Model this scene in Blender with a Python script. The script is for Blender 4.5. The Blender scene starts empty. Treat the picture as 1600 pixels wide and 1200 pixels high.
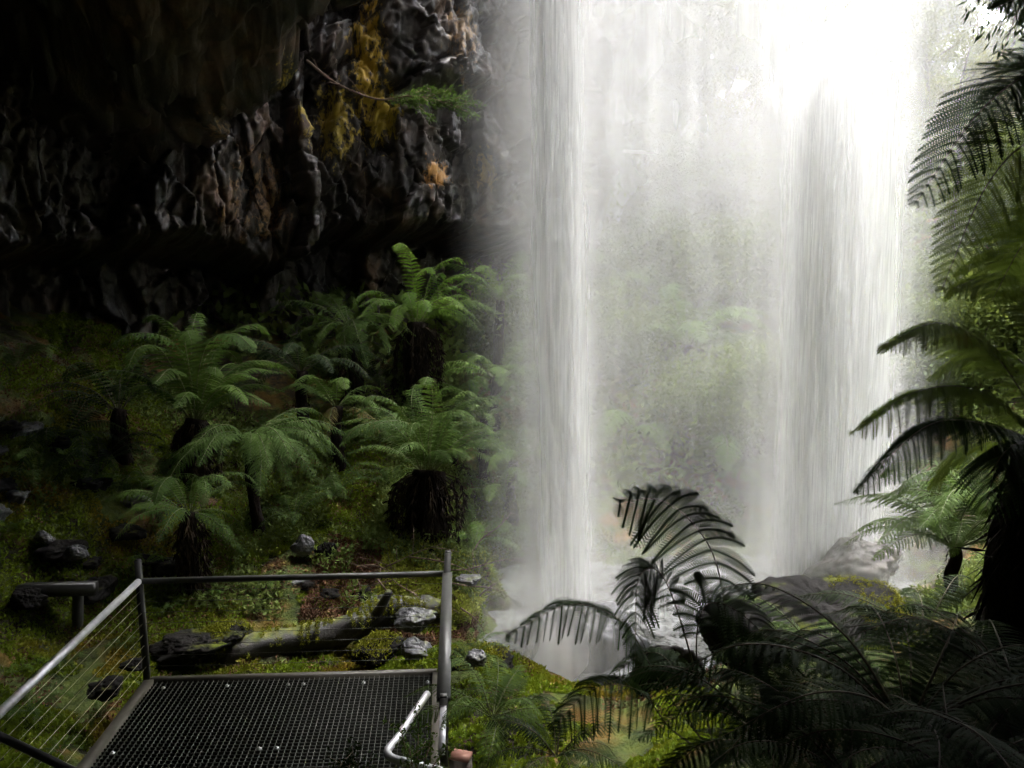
import bpy, math, random
import numpy as np
from mathutils import Vector, Matrix

# ------------------------------------------------------------------ camera, light, exposure
S = bpy.context.scene
COL = S.collection
F = 1150.0
CAM = np.array([0.0, 0.0, 3.8])
PITCH = math.atan(123 / F)
cam = bpy.data.cameras.new("camera")
cam.sensor_width = 36.0
cam.lens = 36.0 * F / 1600.0
cam.clip_end = 800
cam.clip_start = 0.05
camo = bpy.data.objects.new("camera", cam)
COL.objects.link(camo)
camo.location = CAM
camo.rotation_euler = (math.pi / 2 - PITCH, 0, 0)
S.camera = camo

SUN_EL, SUN_AZ = math.radians(66), math.radians(28)      # azimuth measured from +Y towards +X
w = bpy.data.worlds.new("World")
S.world = w
w.use_nodes = True
nt = w.node_tree
nt.nodes.clear()
sky = nt.nodes.new("ShaderNodeTexSky")
sky.sky_type = 'NISHITA'
sky.sun_disc = False
sky.sun_elevation = SUN_EL
sky.sun_rotation = SUN_AZ
sky.dust_density = 4.0
hs = nt.nodes.new("ShaderNodeHueSaturation")
hs.inputs['Saturation'].default_value = 0.32
bg = nt.nodes.new("ShaderNodeBackground")
bg.inputs['Strength'].default_value = 0.15
wo = nt.nodes.new("ShaderNodeOutputWorld")
nt.links.new(sky.outputs[0], hs.inputs['Color'])
nt.links.new(hs.outputs[0], bg.inputs['Color'])
nt.links.new(bg.outputs[0], wo.inputs[0])
sun = bpy.data.lights.new("sun", 'SUN')
sun.energy = 1.5
sun.angle = math.radians(25)
sun.color = (1.0, 0.985, 0.96)
suno = bpy.data.objects.new("sun", sun)
COL.objects.link(suno)
sd = Vector((math.cos(SUN_EL) * math.sin(SUN_AZ), math.cos(SUN_EL) * math.cos(SUN_AZ), math.sin(SUN_EL)))
suno.rotation_euler = sd.to_track_quat('Z', 'Y').to_euler()

S.view_settings.view_transform = 'Standard'
S.view_settings.look = 'None'
S.view_settings.exposure = 3.0
S.view_settings.gamma = 1.0
S.render.engine = 'CYCLES'
cy = S.cycles
cy.use_denoising = True
cy.denoising_input_passes = 'RGB_ALBEDO_NORMAL'
cy.max_bounces = 7
cy.diffuse_bounces = 4
cy.glossy_bounces = 2
cy.transmission_bounces = 2
cy.transparent_max_bounces = 32
cy.volume_bounces = 1
cy.use_adaptive_sampling = True
cy.adaptive_threshold = 0.08
cy.adaptive_min_samples = 14
cy.sample_clamp_indirect = 6

R = random.Random(7)
NR = np.random.default_rng(11)


def ray(px, py):
    a, b = (px - 800) / F, (py - 600) / F
    c, s = math.cos(PITCH), math.sin(PITCH)
    return np.array([a, c - b * s, -s - b * c])


def P(px, py, Y):
    """the place at distance Y ahead of the viewer that the photograph shows there"""
    d = ray(px, py)
    return CAM + d * (Y / d[1])


def PZ(px, py, z):
    d = ray(px, py)
    return CAM + d * ((z - CAM[2]) / d[2])


# ------------------------------------------------------------------ noise in numpy
def _h(i, j, k, s):
    n = (i * 374761393 + j * 668265263 + k * 2147483647 + s * 974711) & 0xFFFFFFFF
    n = ((n ^ (n >> 13)) * 1274126177) & 0xFFFFFFFF
    n = ((n ^ (n >> 16)) * 2246822519) & 0xFFFFFFFF
    return ((n ^ (n >> 15)) & 0xFFFFFF) / float(0xFFFFFF)


def vnoise(p, s=0):
    p = np.asarray(p, float)
    f = np.floor(p).astype(np.int64)
    t = p - f
    t = t * t * (3 - 2 * t)
    r = 0
    for dx in (0, 1):
        for dy in (0, 1):
            for dz in (0, 1):
                wgt = (t[:, 0] if dx else 1 - t[:, 0]) * (t[:, 1] if dy else 1 - t[:, 1]) * (t[:, 2] if dz else 1 - t[:, 2])
                r = r + wgt * _h(f[:, 0] + dx, f[:, 1] + dy, f[:, 2] + dz, s)
    return r


def fbm(p, octv=4, s=0):
    p = np.asarray(p, float)
    a, r, t = 0.5, 0, 0
    for o in range(octv):
        r = r + a * vnoise(p * (2.03 ** o) + 17.3 * o, s + o)
        t += a
        a *= 0.5
    return r / t * 2 - 1


def cells(p, s=0):
    """nearest cell: random value of the cell, distance to it, and the gap to the second nearest"""
    p = np.asarray(p, float)
    f = np.floor(p).astype(np.int64)
    d1 = np.full(len(p), 9.0)
    d2 = np.full(len(p), 9.0)
    v = np.zeros(len(p))
    g = np.zeros((len(p), 3))
    for dx in (-1, 0, 1):
        for dy in (-1, 0, 1):
            for dz in (-1, 0, 1):
                i, j, k = f[:, 0] + dx, f[:, 1] + dy, f[:, 2] + dz
                q = np.stack([i + _h(i, j, k, s + 1), j + _h(i, j, k, s + 2), k + _h(i, j, k, s + 3)], 1)
                d = np.linalg.norm(q - p, axis=1)
                near = d < d1
                d2 = np.where(near, d1, np.minimum(d2, d))
                v = np.where(near, _h(i, j, k, s + 4), v)
                g = np.where(near[:, None], p - q, g)
                d1 = np.where(near, d, d1)
    return v, d1, d2 - d1, g


def sstep(a, b, x):
    t = np.clip((np.asarray(x, float) - a) / (b - a), 0, 1)
    return t * t * (3 - 2 * t)


# ------------------------------------------------------------------ mesh helpers
class MB:
    """collects faces for one mesh"""
    def __init__(self):
        self.v, self.f, self.m = [], [], []
        self.n = 0

    def add(self, V, Q, mat=0):
        V = np.asarray(V, float).reshape(-1, 3)
        Q = np.asarray(Q, int)
        self.v.append(V)
        self.f.append(Q + self.n)
        self.m.append(np.full(len(Q), mat))
        self.n += len(V)

    def tube(self, pts, rad, seg=8, mat=0, cap=True):
        pts = [np.asarray(p, float) for p in pts]
        n = len(pts)
        rad = [rad] * n if np.isscalar(rad) else rad
        V = []
        ref = None
        for i in range(n):
            t = pts[min(i + 1, n - 1)] - pts[max(i - 1, 0)]
            t = t / (np.linalg.norm(t) + 1e-9)
            if ref is None:
                ref = np.array([0, 0, 1.0]) if abs(t[2]) < 0.9 else np.array([1.0, 0, 0])
            a = np.cross(t, ref)
            a /= np.linalg.norm(a) + 1e-9
            b = np.cross(a, t)
            ref = b
            for k in range(seg):
                an = 2 * math.pi * k / seg
                V.append(pts[i] + rad[i] * (a * math.cos(an) + b * math.sin(an)))
        Q = [(i * seg + k, (i + 1) * seg + k, (i + 1) * seg + (k + 1) % seg, i * seg + (k + 1) % seg)
             for i in range(n - 1) for k in range(seg)]
        if cap:
            V += [pts[0], pts[-1]]
            c0, c1 = n * seg, n * seg + 1
            for k in range(0, seg):
                Q.append((c0, k, (k + 1) % seg, (k + 1) % seg))
                Q.append((c1, (n - 1) * seg + (k + 1) % seg, (n - 1) * seg + k, (n - 1) * seg + k))
        self.add(V, Q, mat)

    def bar(self, a, b, wd, ht, up=(0, 0, 1), mat=0):
        """a straight bar of rectangular section from a to b"""
        a, b, up = np.asarray(a, float), np.asarray(b, float), np.asarray(up, float)
        t = (b - a) / np.linalg.norm(b - a)
        s = np.cross(t, up)
        s /= np.linalg.norm(s)
        u = np.cross(s, t)
        V = [p + s * wd / 2 * i + u * ht / 2 * j for p in (a, b) for i, j in ((-1, -1), (1, -1), (1, 1), (-1, 1))]
        Q = [(0, 1, 2, 3), (7, 6, 5, 4), (0, 4, 5, 1), (1, 5, 6, 2), (2, 6, 7, 3), (3, 7, 4, 0)]
        self.add(V, Q, mat)

    def build(self, name, mats, parent=None, smooth=False, attr=None):
        V = np.concatenate(self.v)
        Q = [q for q in self.f]
        me = bpy.data.meshes.new(name)
        me.vertices.add(len(V))
        me.vertices.foreach_set("co", V.astype(np.float32).ravel())
        Q = np.concatenate(Q)
        tri = Q[:, 2] == Q[:, 3]
        tot = np.where(tri, 3, 4)
        start = np.concatenate([[0], np.cumsum(tot)[:-1]])
        keep = np.ones(Q.shape, bool)
        keep[tri, 3] = False
        loops = Q[keep]
        me.loops.add(len(loops))
        me.loops.foreach_set("vertex_index", loops.astype(np.int32))
        me.polygons.add(len(Q))
        me.polygons.foreach_set("loop_start", start.astype(np.int32))
        me.polygons.foreach_set("material_index", np.concatenate(self.m).astype(np.int32))
        if smooth:
            me.polygons.foreach_set("use_smooth", np.ones(len(Q), bool))
        me.update(calc_edges=True)
        me.validate()
        if attr is not None:
            for k, a in attr.items():
                at = me.attributes.new(k, 'FLOAT', 'POINT')
                at.data.foreach_set("value", np.asarray(a, np.float32).ravel())
        for m in (mats if isinstance(mats, (list, tuple)) else [mats]):
            me.materials.append(m)
        o = bpy.data.objects.new(name, me)
        COL.objects.link(o)
        if parent is not None:
            o.parent = parent
        return o


def grid(mb, V, nu, nv, mat=0, flip=False):
    i = np.arange(nu - 1)[:, None] * nv + np.arange(nv - 1)[None, :]
    i = i.ravel()
    Q = np.stack([i, i + nv, i + nv + 1, i + 1], 1)
    if flip:
        Q = Q[:, ::-1]
    mb.add(V, Q, mat)


def leaf_quads(mb, C, L, W, rng, mat=0, up=0.0, dirs=None, fold=0.15):
    """many small pointed leaves, one folded quad pair each"""
    n = len(C)
    d = rng.normal(size=(n, 3)) if dirs is None else np.asarray(dirs, float) + rng.normal(size=(n, 3)) * 0.35
    d[:, 2] += up
    d /= np.linalg.norm(d, axis=1)[:, None]
    s = np.cross(d, rng.normal(size=(n, 3)))
    s /= np.linalg.norm(s, axis=1)[:, None]
    nn = np.cross(s, d)
    L = (np.full(n, L) if np.isscalar(L) else L)[:, None] * rng.uniform(.7, 1.3, (n, 1))
    W = (np.full(n, W) if np.isscalar(W) else W)[:, None] * rng.uniform(.7, 1.3, (n, 1))
    V = np.stack([C, C + d * L * .45 + s * W * .5 + nn * W * fold, C + d * L, C + d * L * .45 - s * W * .5 + nn * W * fold], 1)
    Q = np.arange(n * 4).reshape(n, 4)
    mb.add(V.reshape(-1, 3), Q, mat)


def thing(name, label, cat, loc=(0, 0, 0), rz=0.0, group=None):
    o = bpy.data.objects.new(name, None)
    o.empty_display_size = 0.1
    COL.objects.link(o)
    o.location = tuple(loc)
    o.rotation_euler = (0, 0, rz)
    tag(o, label, cat, group)
    return o


def tag(o, label, cat, group=None):
    o['label'] = label
    o['category'] = cat
    if group:
        o['group'] = group
    return o


def kind(o, k):
    o['kind'] = k
    return o


def copy_tree(o, parent=None):
    c = o.copy()
    COL.objects.link(c)
    c.parent = parent
    for ch in list(o.children):
        copy_tree(ch, c)
    return c


# ------------------------------------------------------------------ materials
def mat(name):
    m = bpy.data.materials.new(name)
    m.use_nodes = True
    m.node_tree.nodes.clear()
    return m, m.node_tree


class NT:
    """short hand for wiring nodes"""
    def __init__(self, name):
        self.m, self.t = mat(name)

    def n(self, typ, **kw):
        nd = self.t.nodes.new(typ)
        for k, v in kw.items():
            if k.startswith('i_'):
                key = k[2:].replace('_', ' ')
                self.put(nd.inputs[key], v)
            elif k.startswith('x'):
                self.put(nd.inputs[int(k[1:])], v)
            else:
                setattr(nd, k, v)
        return nd

    def put(self, sock, v):
        if isinstance(v, bpy.types.NodeSocket):
            self.t.links.new(v, sock)
        elif isinstance(v, bpy.types.Node):
            self.t.links.new(v.outputs[0], sock)
        else:
            sock.default_value = v

    def pos(self, scale=(1, 1, 1), loc=(0, 0, 0), src='Object'):
        tc = self.n('ShaderNodeTexCoord')
        return self.n('ShaderNodeMapping', x0=tc.outputs[src], i_Scale=scale, i_Location=loc).outputs[0]

    def noise(self, vec, scale, detail=4, rough=.55, dist=0.0):
        return self.n('ShaderNodeTexNoise', i_Vector=vec, i_Scale=scale, i_Detail=detail, i_Roughness=rough, i_Distortion=dist).outputs[0]

    def ramp(self, fac, stops):
        r = self.n('ShaderNodeValToRGB', x0=fac)
        e = r.color_ramp.elements
        while len(e) < len(stops):
            e.new(0.5)
        for k, (p, c) in enumerate(stops):
            e[k].position = p
            e[k].color = (*c, 1) if len(c) == 3 else c
        return r.outputs[0]

    def mixc(self, fac, a, b, blend='MIX'):
        mx = self.n('ShaderNodeMix', data_type='RGBA', blend_type=blend)
        self.put(mx.inputs[0], fac)
        for s, v in ((6, a), (7, b)):
            self.put(mx.inputs[s], v if not isinstance(v, tuple) else ((*v, 1) if len(v) == 3 else v))
        return mx.outputs[2]

    def math(self, op, a, b=0.0, clamp=False):
        nd = self.n('ShaderNodeMath', operation=op, use_clamp=clamp)
        self.put(nd.inputs[0], a)
        self.put(nd.inputs[1], b)
        return nd.outputs[0]

    def rng(self, v, a, b, c=0.0, d=1.0):
        return self.n('ShaderNodeMapRange', x0=v, x1=a, x2=b, x3=c, x4=d).outputs[0]

    def bump(self, h, strength=.5, dist=.05):
        return self.n('ShaderNodeBump', i_Height=h, i_Strength=strength, i_Distance=dist).outputs[0]

    def out(self, sh, vol=None):
        o = self.n('ShaderNodeOutputMaterial')
        if sh is not None:
            self.put(o.inputs[0], sh)
        if vol is not None:
            self.put(o.inputs[1], vol)
        return self.m

    def principled(self, **kw):
        return self.n('ShaderNodeBsdfPrincipled', **kw)


def leaf_material(name, dark, light, trans=0.40, rough=.65, spec=.08, scale=3.0, brown=None, brown_amt=.62):
    t = NT(name)
    rnd = t.n('ShaderNodeObjectInfo').outputs['Random']
    p = t.pos(src='Object')
    nz = t.noise(p, scale, 1)
    f = t.math('ADD', t.math('MULTIPLY', rnd, .35), t.math('MULTIPLY', nz, .75))
    c = t.mixc(t.rng(f, .25, .8), dark, light)
    if brown:
        c = t.mixc(t.rng(t.noise(p, scale * .45, 2), brown_amt, brown_amt + .12), c, brown)
    d = t.principled(i_Base_Color=c, i_Roughness=rough, i_Specular_IOR_Level=spec)
    tr = t.n('ShaderNodeBsdfTranslucent', i_Color=t.mixc(.5, c, (light[0] * 1.5, light[1] * 1.4, light[2] * .8)))
    mx = t.n('ShaderNodeMixShader', x0=trans, x1=d, x2=tr)
    return t.out(mx)


M = {}
M['fern'] = leaf_material('fern_leaf', (.024, .050, .011), (.070, .115, .025))
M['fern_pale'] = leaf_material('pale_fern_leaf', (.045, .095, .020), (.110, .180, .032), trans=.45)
M['fern_dark'] = leaf_material('shaded_fern_leaf', (.006, .013, .004), (.020, .038, .009), trans=.42, rough=.55, spec=.09)  # fern leaf darkened in colour to stand in for shade under the overhang
M['moss_yellow'] = leaf_material('cushion_moss', (.070, .085, .008), (.20, .20, .018), trans=.3, scale=2.5)
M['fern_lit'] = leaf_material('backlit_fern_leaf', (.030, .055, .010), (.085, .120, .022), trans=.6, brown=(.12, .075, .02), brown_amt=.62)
M['fern_brown'] = leaf_material('brown_fern_leaf', (.060, .060, .020), (.150, .110, .045), trans=.35)
M['shrub'] = leaf_material('shrub_leaf', (.045, .080, .022), (.130, .165, .045), trans=.35, scale=.6, brown=(.16, .09, .04), brown_amt=.6)
M['gum'] = leaf_material('gum_leaf', (.050, .070, .028), (.140, .145, .060), trans=.35, scale=.35)
M['moss_leaf'] = leaf_material('ground_moss_leaf', (.066, .115, .008), (.165, .205, .017), trans=.35, scale=1.6, brown=(.17, .105, .015), brown_amt=.56)


def simple(name, c1, c2, scale=6, rough=.8, spec=.3, bump=.4, bdist=.03, metal=0.0, stretch=(1, 1, 1), detail=6):
    t = NT(name)
    p = t.pos(scale=stretch)
    nz = t.noise(p, scale, detail, .6)
    c = t.mixc(t.rng(nz, .3, .7), c1, c2)
    return t.out(t.principled(i_Base_Color=c, i_Roughness=rough, i_Specular_IOR_Level=spec, i_Metallic=metal,
                              i_Normal=t.bump(nz, bump, bdist)))


M['rachis'] = simple('fern_stalk', (.035, .028, .012), (.07, .06, .025), 8, .6)
M['rachis_green'] = simple('green_fern_stalk', (.06, .08, .02), (.10, .11, .035), 8, .6)
M['fern_trunk'] = simple('fern_trunk_fibre', (.005, .004, .003), (.018, .012, .009), 14, .95, .1, .9, .05, stretch=(1, 1, .25))
M['skirt'] = simple('dead_frond', (.010, .007, .004), (.030, .020, .011), 5, .9, .1)
M['gum_bark'] = simple('gum_bark', (.42, .38, .32), (.62, .58, .52), 2.2, .8, .2, stretch=(1, 1, .2))
M['dark_bark'] = simple('dark_bark', (.06, .05, .04), (.14, .12, .10), 4, .9, .2, .8, stretch=(1, 1, .3))
M['twig'] = simple('twig_bark', (.07, .035, .022), (.20, .14, .10), 9, .7, .4)
M['cut_wood'] = simple('red_cut_wood', (.22, .09, .06), (.38, .20, .15), 7, .7, .3, .3, .01, stretch=(.3, 1.6, 1))
M['steel'] = simple('painted_steel', (.040, .040, .037), (.062, .062, .057), 10, .45, .5, .1, .01)
M['steel_dark'] = simple('dark_steel', (.009, .0085, .008), (.018, .017, .016), 10, .5, .5, .1, .01)
M['galv'] = simple('galvanised_steel', (.55, .55, .56), (.72, .72, .74), 30, .33, .5, .05, .004, metal=1.0)
M['rail_top'] = simple('sky_sheen_rail', (.42, .42, .43), (.62, .62, .64), 25, .38, .6, .06, .004, metal=.35)  # pale base colour stands in for sky reflected in the galvanised metal
M['cable'] = simple('wire_rope', (.20, .18, .12), (.34, .31, .22), 60, .4, .5, .2, .002, metal=.6)
M['cable_dark'] = simple('dark_wire_rope', (.03, .03, .025), (.06, .06, .05), 60, .4, .5, .2, .002, metal=.3)
M['grate'] = simple('grating_bar', (.012, .013, .009), (.026, .027, .020), 16, .55, .5, .15, .004)
M['edge'] = simple('deck_edge', (.045, .040, .030), (.085, .078, .062), 5, .5, .5, .15, .006)


def rock_material(name, c1, c2, c3, moss=None, moss_lo=.5, rough=.55, scale=1.0, moss2=None, patches=(), wet=.5):
    t = NT(name)
    p = t.pos()
    big = t.noise(p, .55 * scale, 3, .6)
    streak = t.noise(t.pos(scale=(2.2, 2.2, .5)), 1.2 * scale, 4, .65, .1)
    fine = t.noise(p, 7 * scale, 5, .7)
    c = t.mixc(t.rng(streak, .35, .65), c1, c2)
    c = t.mixc(t.rng(big, .52, .68), c, c3)
    blk = t.n('ShaderNodeTexVoronoi', i_Vector=t.pos(scale=(1.6 * scale, 1.6 * scale, .8 * scale)), i_Scale=1.3)
    c = t.mixc(t.rng(blk.outputs['Color'], .2, .8, .0, .6), c, (c1[0] * 1.2, c1[1] * 1.2, c1[2] * 1.2))
    c = t.mixc(t.rng(fine, .3, .75, .0, .55), c, (c1[0] * .5, c1[1] * .5, c1[2] * .5))
    if patches:
        geo = t.n('ShaderNodeNewGeometry').outputs['Position']
        spot = t.noise(t.pos(scale=(1.3, 1.3, .7)), 5, 4, .7)
    for (cx, cy_, cz, sx, sz, colr) in patches:       # lichen that grows at known places on the wall
        mp = t.n('ShaderNodeVectorMath', operation='SUBTRACT', x0=geo, x1=(cx, cy_, cz))
        mp2 = t.n('ShaderNodeVectorMath', operation='DIVIDE', x0=mp, x1=(sx * .85, sx * 5.0, sz * .95))
        ln = t.n('ShaderNodeVectorMath', operation='LENGTH', x0=mp2).outputs['Value']
        f = t.math('MULTIPLY', t.rng(t.math('SUBTRACT', spot, t.math('MULTIPLY', ln, .22)), .27, .37), .9)
        c = t.mixc(f, c, colr)
    if moss:
        nz = t.n('ShaderNodeSeparateXYZ', x0=t.n('ShaderNodeNewGeometry').outputs['Normal']).outputs[2]
        mn = t.noise(p, 2.2 * scale, 5, .65)
        f = t.rng(t.math('ADD', nz, t.math('MULTIPLY', t.math('SUBTRACT', mn, .5), 2.2)), moss_lo, moss_lo + .5)
        mc = t.mixc(t.rng(t.noise(p, 5 * scale, 4), .35, .65), moss, moss2 or moss)
        c = t.mixc(f, c, mc)
        rg = t.mixc(f, (rough,) * 3, (.95,) * 3)
    else:
        rg = t.mixc(t.rng(big, .4, .6), (rough,) * 3, (min(1, rough + .25),) * 3)
    h = fine
    b = t.principled(i_Base_Color=c, i_Roughness=rg, i_Specular_IOR_Level=wet, i_Normal=t.bump(h, .45, .07 / scale))
    return t.out(b)


lp = P(582, 110, 17.6)
lp2 = P(515, 185, 16.6)
lp3 = P(600, 190, 17.8)
M['cliff'] = rock_material('cliff_rock', (.008, .0065, .0055), (.072, .051, .037), (.13, .072, .038), rough=.36, scale=1.0,
                           patches=[(*lp, .42, 1.5, (.42, .27, .02)), (*lp2, .5, .75, (.36, .26, .03)), (*lp3, .5, .6, (.36, .26, .02)),
                                    (*P(725, 85, 19), .4, .9, (.22, .13, .05)), (*P(760, 270, 19.5), .3, .5, (.24, .15, .04)),
                                    (*P(680, 270, 17.5), .3, .3, (.40, .20, .05)), (*P(375, 300, 14.6), .5, 1.0, (.24, .14, .06))])
M['rock'] = rock_material('grey_rock', (.028, .028, .031), (.105, .105, .115), (.06, .057, .054), scale=2.5, rough=.4,
                          moss=(.04, .06, .010), moss2=(.10, .11, .016), moss_lo=.95)
M['boulder'] = rock_material('dark_boulder', (.007, .0065, .006), (.020, .018, .017), (.013, .012, .011), scale=1.6, rough=.75, wet=.06,
                             moss=(.05, .08, .010), moss2=(.11, .12, .014), moss_lo=1.05)
M['wet_boulder'] = rock_material('wet_boulder', (.06, .06, .065), (.13, .13, .14), (.09, .088, .085), scale=1.6, rough=.35)
M['pale_boulder'] = rock_material('pale_boulder', (.14, .12, .11), (.28, .25, .235), (.20, .17, .16), scale=1.5, rough=.5)
M['log'] = rock_material('mossy_log', (.006, .005, .004), (.022, .018, .015), (.014, .010, .007), scale=2.2, rough=.6,
                         moss=(.05, .07, .008), moss2=(.13, .13, .015), moss_lo=.75)


def ground_material():
    t = NT('ground_soil')
    p = t.pos()
    a = t.noise(p, .8, 3, .6)
    b = t.noise(p, 4.5, 4, .7)
    fine = t.noise(p, 22, 4, .7)
    soil = t.mixc(t.rng(fine, .35, .7), (.008, .006, .004), (.038, .026, .016))
    soil = t.mixc(t.rng(t.noise(p, 2.5, 4), .55, .65), soil, (.060, .028, .013))
    moss = t.mixc(t.rng(b, .35, .65), (.018, .032, .005), (.070, .088, .011))
    moss = t.mixc(t.rng(t.noise(p, 1.3, 3), .52, .64), moss, (.11, .062, .010))
    f = t.rng(t.math('ADD', a, t.math('MULTIPLY', b, .6)), .62, .80)
    c = t.mixc(f, soil, moss)  # moss cushions over bare soil
    return t.out(t.principled(i_Base_Color=c, i_Roughness=.85, i_Specular_IOR_Level=.25,
                              i_Normal=t.bump(fine, .9, .06)))


M['ground'] = ground_material()


def water_fall_material():
    t = NT('falling_water')
    d = t.n('ShaderNodeAttribute', attribute_name='flow').outputs['Fac']
    df = t.n('ShaderNodeBsdfDiffuse', i_Color=(.95, .95, .95, 1))
    tr = t.n('ShaderNodeBsdfTranslucent', i_Color=(.95, .95, .95, 1))
    body = t.n('ShaderNodeMixShader', x0=.5, x1=df, x2=tr)
    tp = t.n('ShaderNodeBsdfTransparent')
    return t.out(t.n('ShaderNodeMixShader', x0=d, x1=tp, x2=body))


M['fall'] = water_fall_material()
t = NT('pool_water')
nz = t.noise(t.pos(), 3.5, 5, .6)
foam = t.rng(t.noise(t.pos(), 1.1, 6, .7), .42, .85)
M['pool'] = t.out(t.principled(i_Base_Color=t.mixc(foam, (.035, .036, .034), (.40, .41, .41)), i_Roughness=.18, i_Specular_IOR_Level=.5,
                               i_Normal=t.bump(nz, .6, .08)))

# ------------------------------------------------------------------ terrain
CTRL = [(-3.5, 7.5, -1.0), (-1, 7.6, -1.05), (-3.5, 5, -.9), (-1, 5, -.8), (-2, 2.2, .3), (0, 0, 2.1), (-2, 0, 2.1), (3, 0, 2.2), (0, 3, .6),
        (-8.5, 8, 1.2), (-9.5, 12, 3.4), (-10, 6, 1.6), (-7, 3, .3), (-8, -3, 2), (6, -5, 2.5),
        (.5, 11, -1.9), (2, 12, -1.95), (4.5, 13.2, -1.95), (6, 14, -1.8), (1.5, 13.5, -1.9), (-.3, 11.3, -1.75), (1.8, 10.3, -1.8), (3.5, 11.2, -1.8),
        (2.5, 1.5, 1.9), (10, 12, .6), (9, 7, 1.8), (12, 16, 2.2), (3, 17, -.9), (.3, 17, .2), (6, 18, 0),
        (-2, 20, 3), (0, 24, 4.0), (4, 24, 2.6), (9, 24, 3.6), (14, 24, 6), (-14, 18, 6), (25, 30, 11),
        (0, 40, 13), (10, 40, 9.5), (20, 40, 12), (-12, 40, 20), (32, 40, 16), (0, 60, 21), (15, 60, 16.5), (30, 60, 19), (50, 60, 27), (-30, 60, 34),
        (0, 100, 30), (25, 100, 24), (60, 100, 30), (-60, 100, 45), (20, 150, 28), (110, 150, 36), (-110, 150, 50), (90, 40, 40), (-60, 20, 25),
        (60, 0, 20), (-60, -20, 20), (40, -20, 12)]
for a in [(50, 1000, 9.5), (100, 780, 11), (100, 640, 12.5), (20, 1150, 7.5), (450, 1030, 9.8), (600, 1030, 9.9), (500, 930, 11.2), (430, 850, 12.3),
          (600, 880, 12.3), (660, 815, 13.3), (560, 700, 15), (390, 780, 13.2), (480, 620, 16.5), (655, 600, 17), (250, 640, 14.5), (250, 850, 11.5),
          (760, 870, 12.8), (740, 1050, 8.3), (700, 1150, 6.7), (810, 1095, 7.4), (980, 1165, 6.2), (960, 1090, 8.0), (1230, 1000, 7.5),
          (1400, 990, 7.2), (1500, 1020, 6), (1580, 1010, 5), (1300, 1200, 4), (1000, 1200, 4.9), (1490, 910, 12.5), (1560, 900, 12), (1400, 925, 14.5)]:
    CTRL.append(tuple(P(*a)))
CTRL += [tuple(PZ(765, 965, -1.78)), tuple(PZ(742, 925, -1.72)), tuple(PZ(800, 900, -1.75)), tuple(PZ(770, 1010, -1.7)), tuple(P(716, 1010, 9.2))]
CT = np.array(CTRL)
_D = np.linalg.norm(CT[:, None, :2] - CT[None, :, :2], axis=2)
_n = len(CT)
_A = np.zeros((_n + 3, _n + 3))
_A[:_n, :_n] = _D + np.eye(_n) * -.02
_A[:_n, _n] = 1
_A[:_n, _n + 1:] = CT[:, :2]
_A[_n:, :_n] = _A[:_n, _n:].T
_W = np.linalg.solve(_A, np.concatenate([CT[:, 2], [0, 0, 0]]))


def gz(x, y):
    """height of the ground"""
    x, y = np.atleast_1d(np.asarray(x, float)), np.atleast_1d(np.asarray(y, float))
    sh = x.shape
    q = np.stack([x.ravel(), y.ravel()], 1)
    r = np.zeros(len(q))
    for k in range(0, len(q), 20000):
        b = q[k:k + 20000]
        r[k:k + 20000] = np.linalg.norm(b[:, None] - CT[None, :, :2], axis=2) @ _W[:_n] + _W[_n] + b @ _W[_n + 1:]
    p3 = np.concatenate([q, np.zeros((len(q), 1))], 1)
    dist = np.hypot(q[:, 0], q[:, 1] - 8)
    r += fbm(p3 * .9, 4, 3) * .22 + (.5 - np.abs(fbm(p3 * 2.6, 4, 5))) * .16 - .05 + fbm(p3 * 9, 2, 15) * .03 + fbm(p3 * .12, 3, 8) * np.clip((dist - 12) / 20, 0, 1) * 1.6
    return r.reshape(sh)


def G(x, y):
    return float(gz(x, y)[0])


def axis(parts):
    return np.unique(np.concatenate([np.arange(a, b, s) for a, b, s in parts]))


xs = axis([(-160, -40, 8), (-40, -14, 1.5), (-14, 10, .09), (10, 40, 1.2), (40, 165, 8)])
ys = axis([(-30, 0, 2), (0, 4, .4), (4, 16, .09), (16, 30, .35), (30, 70, 1.5), (70, 240, 8)])
X, Y = np.meshgrid(xs, ys, indexing='ij')
mb = MB()
grid(mb, np.stack([X.ravel(), Y.ravel(), gz(X, Y).ravel()], 1), len(xs), len(ys))
kind(mb.build('ground', M['ground'], smooth=True), 'structure')

# the plunge pool
mb = MB()
px_, py_ = np.arange(-1.6, 8, .25), np.arange(8.6, 18, .25)
X, Y = np.meshgrid(px_, py_, indexing='ij')
p3 = np.stack([X.ravel(), Y.ravel(), 0 * X.ravel()], 1)
grid(mb, p3 + np.array([0, 0, -1.62]) + np.stack([0 * X.ravel(), 0 * X.ravel(), fbm(p3 * 1.5, 3, 4) * .06], 1), len(px_), len(py_))
kind(mb.build('water', M['pool'], smooth=True), 'structure')


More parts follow.
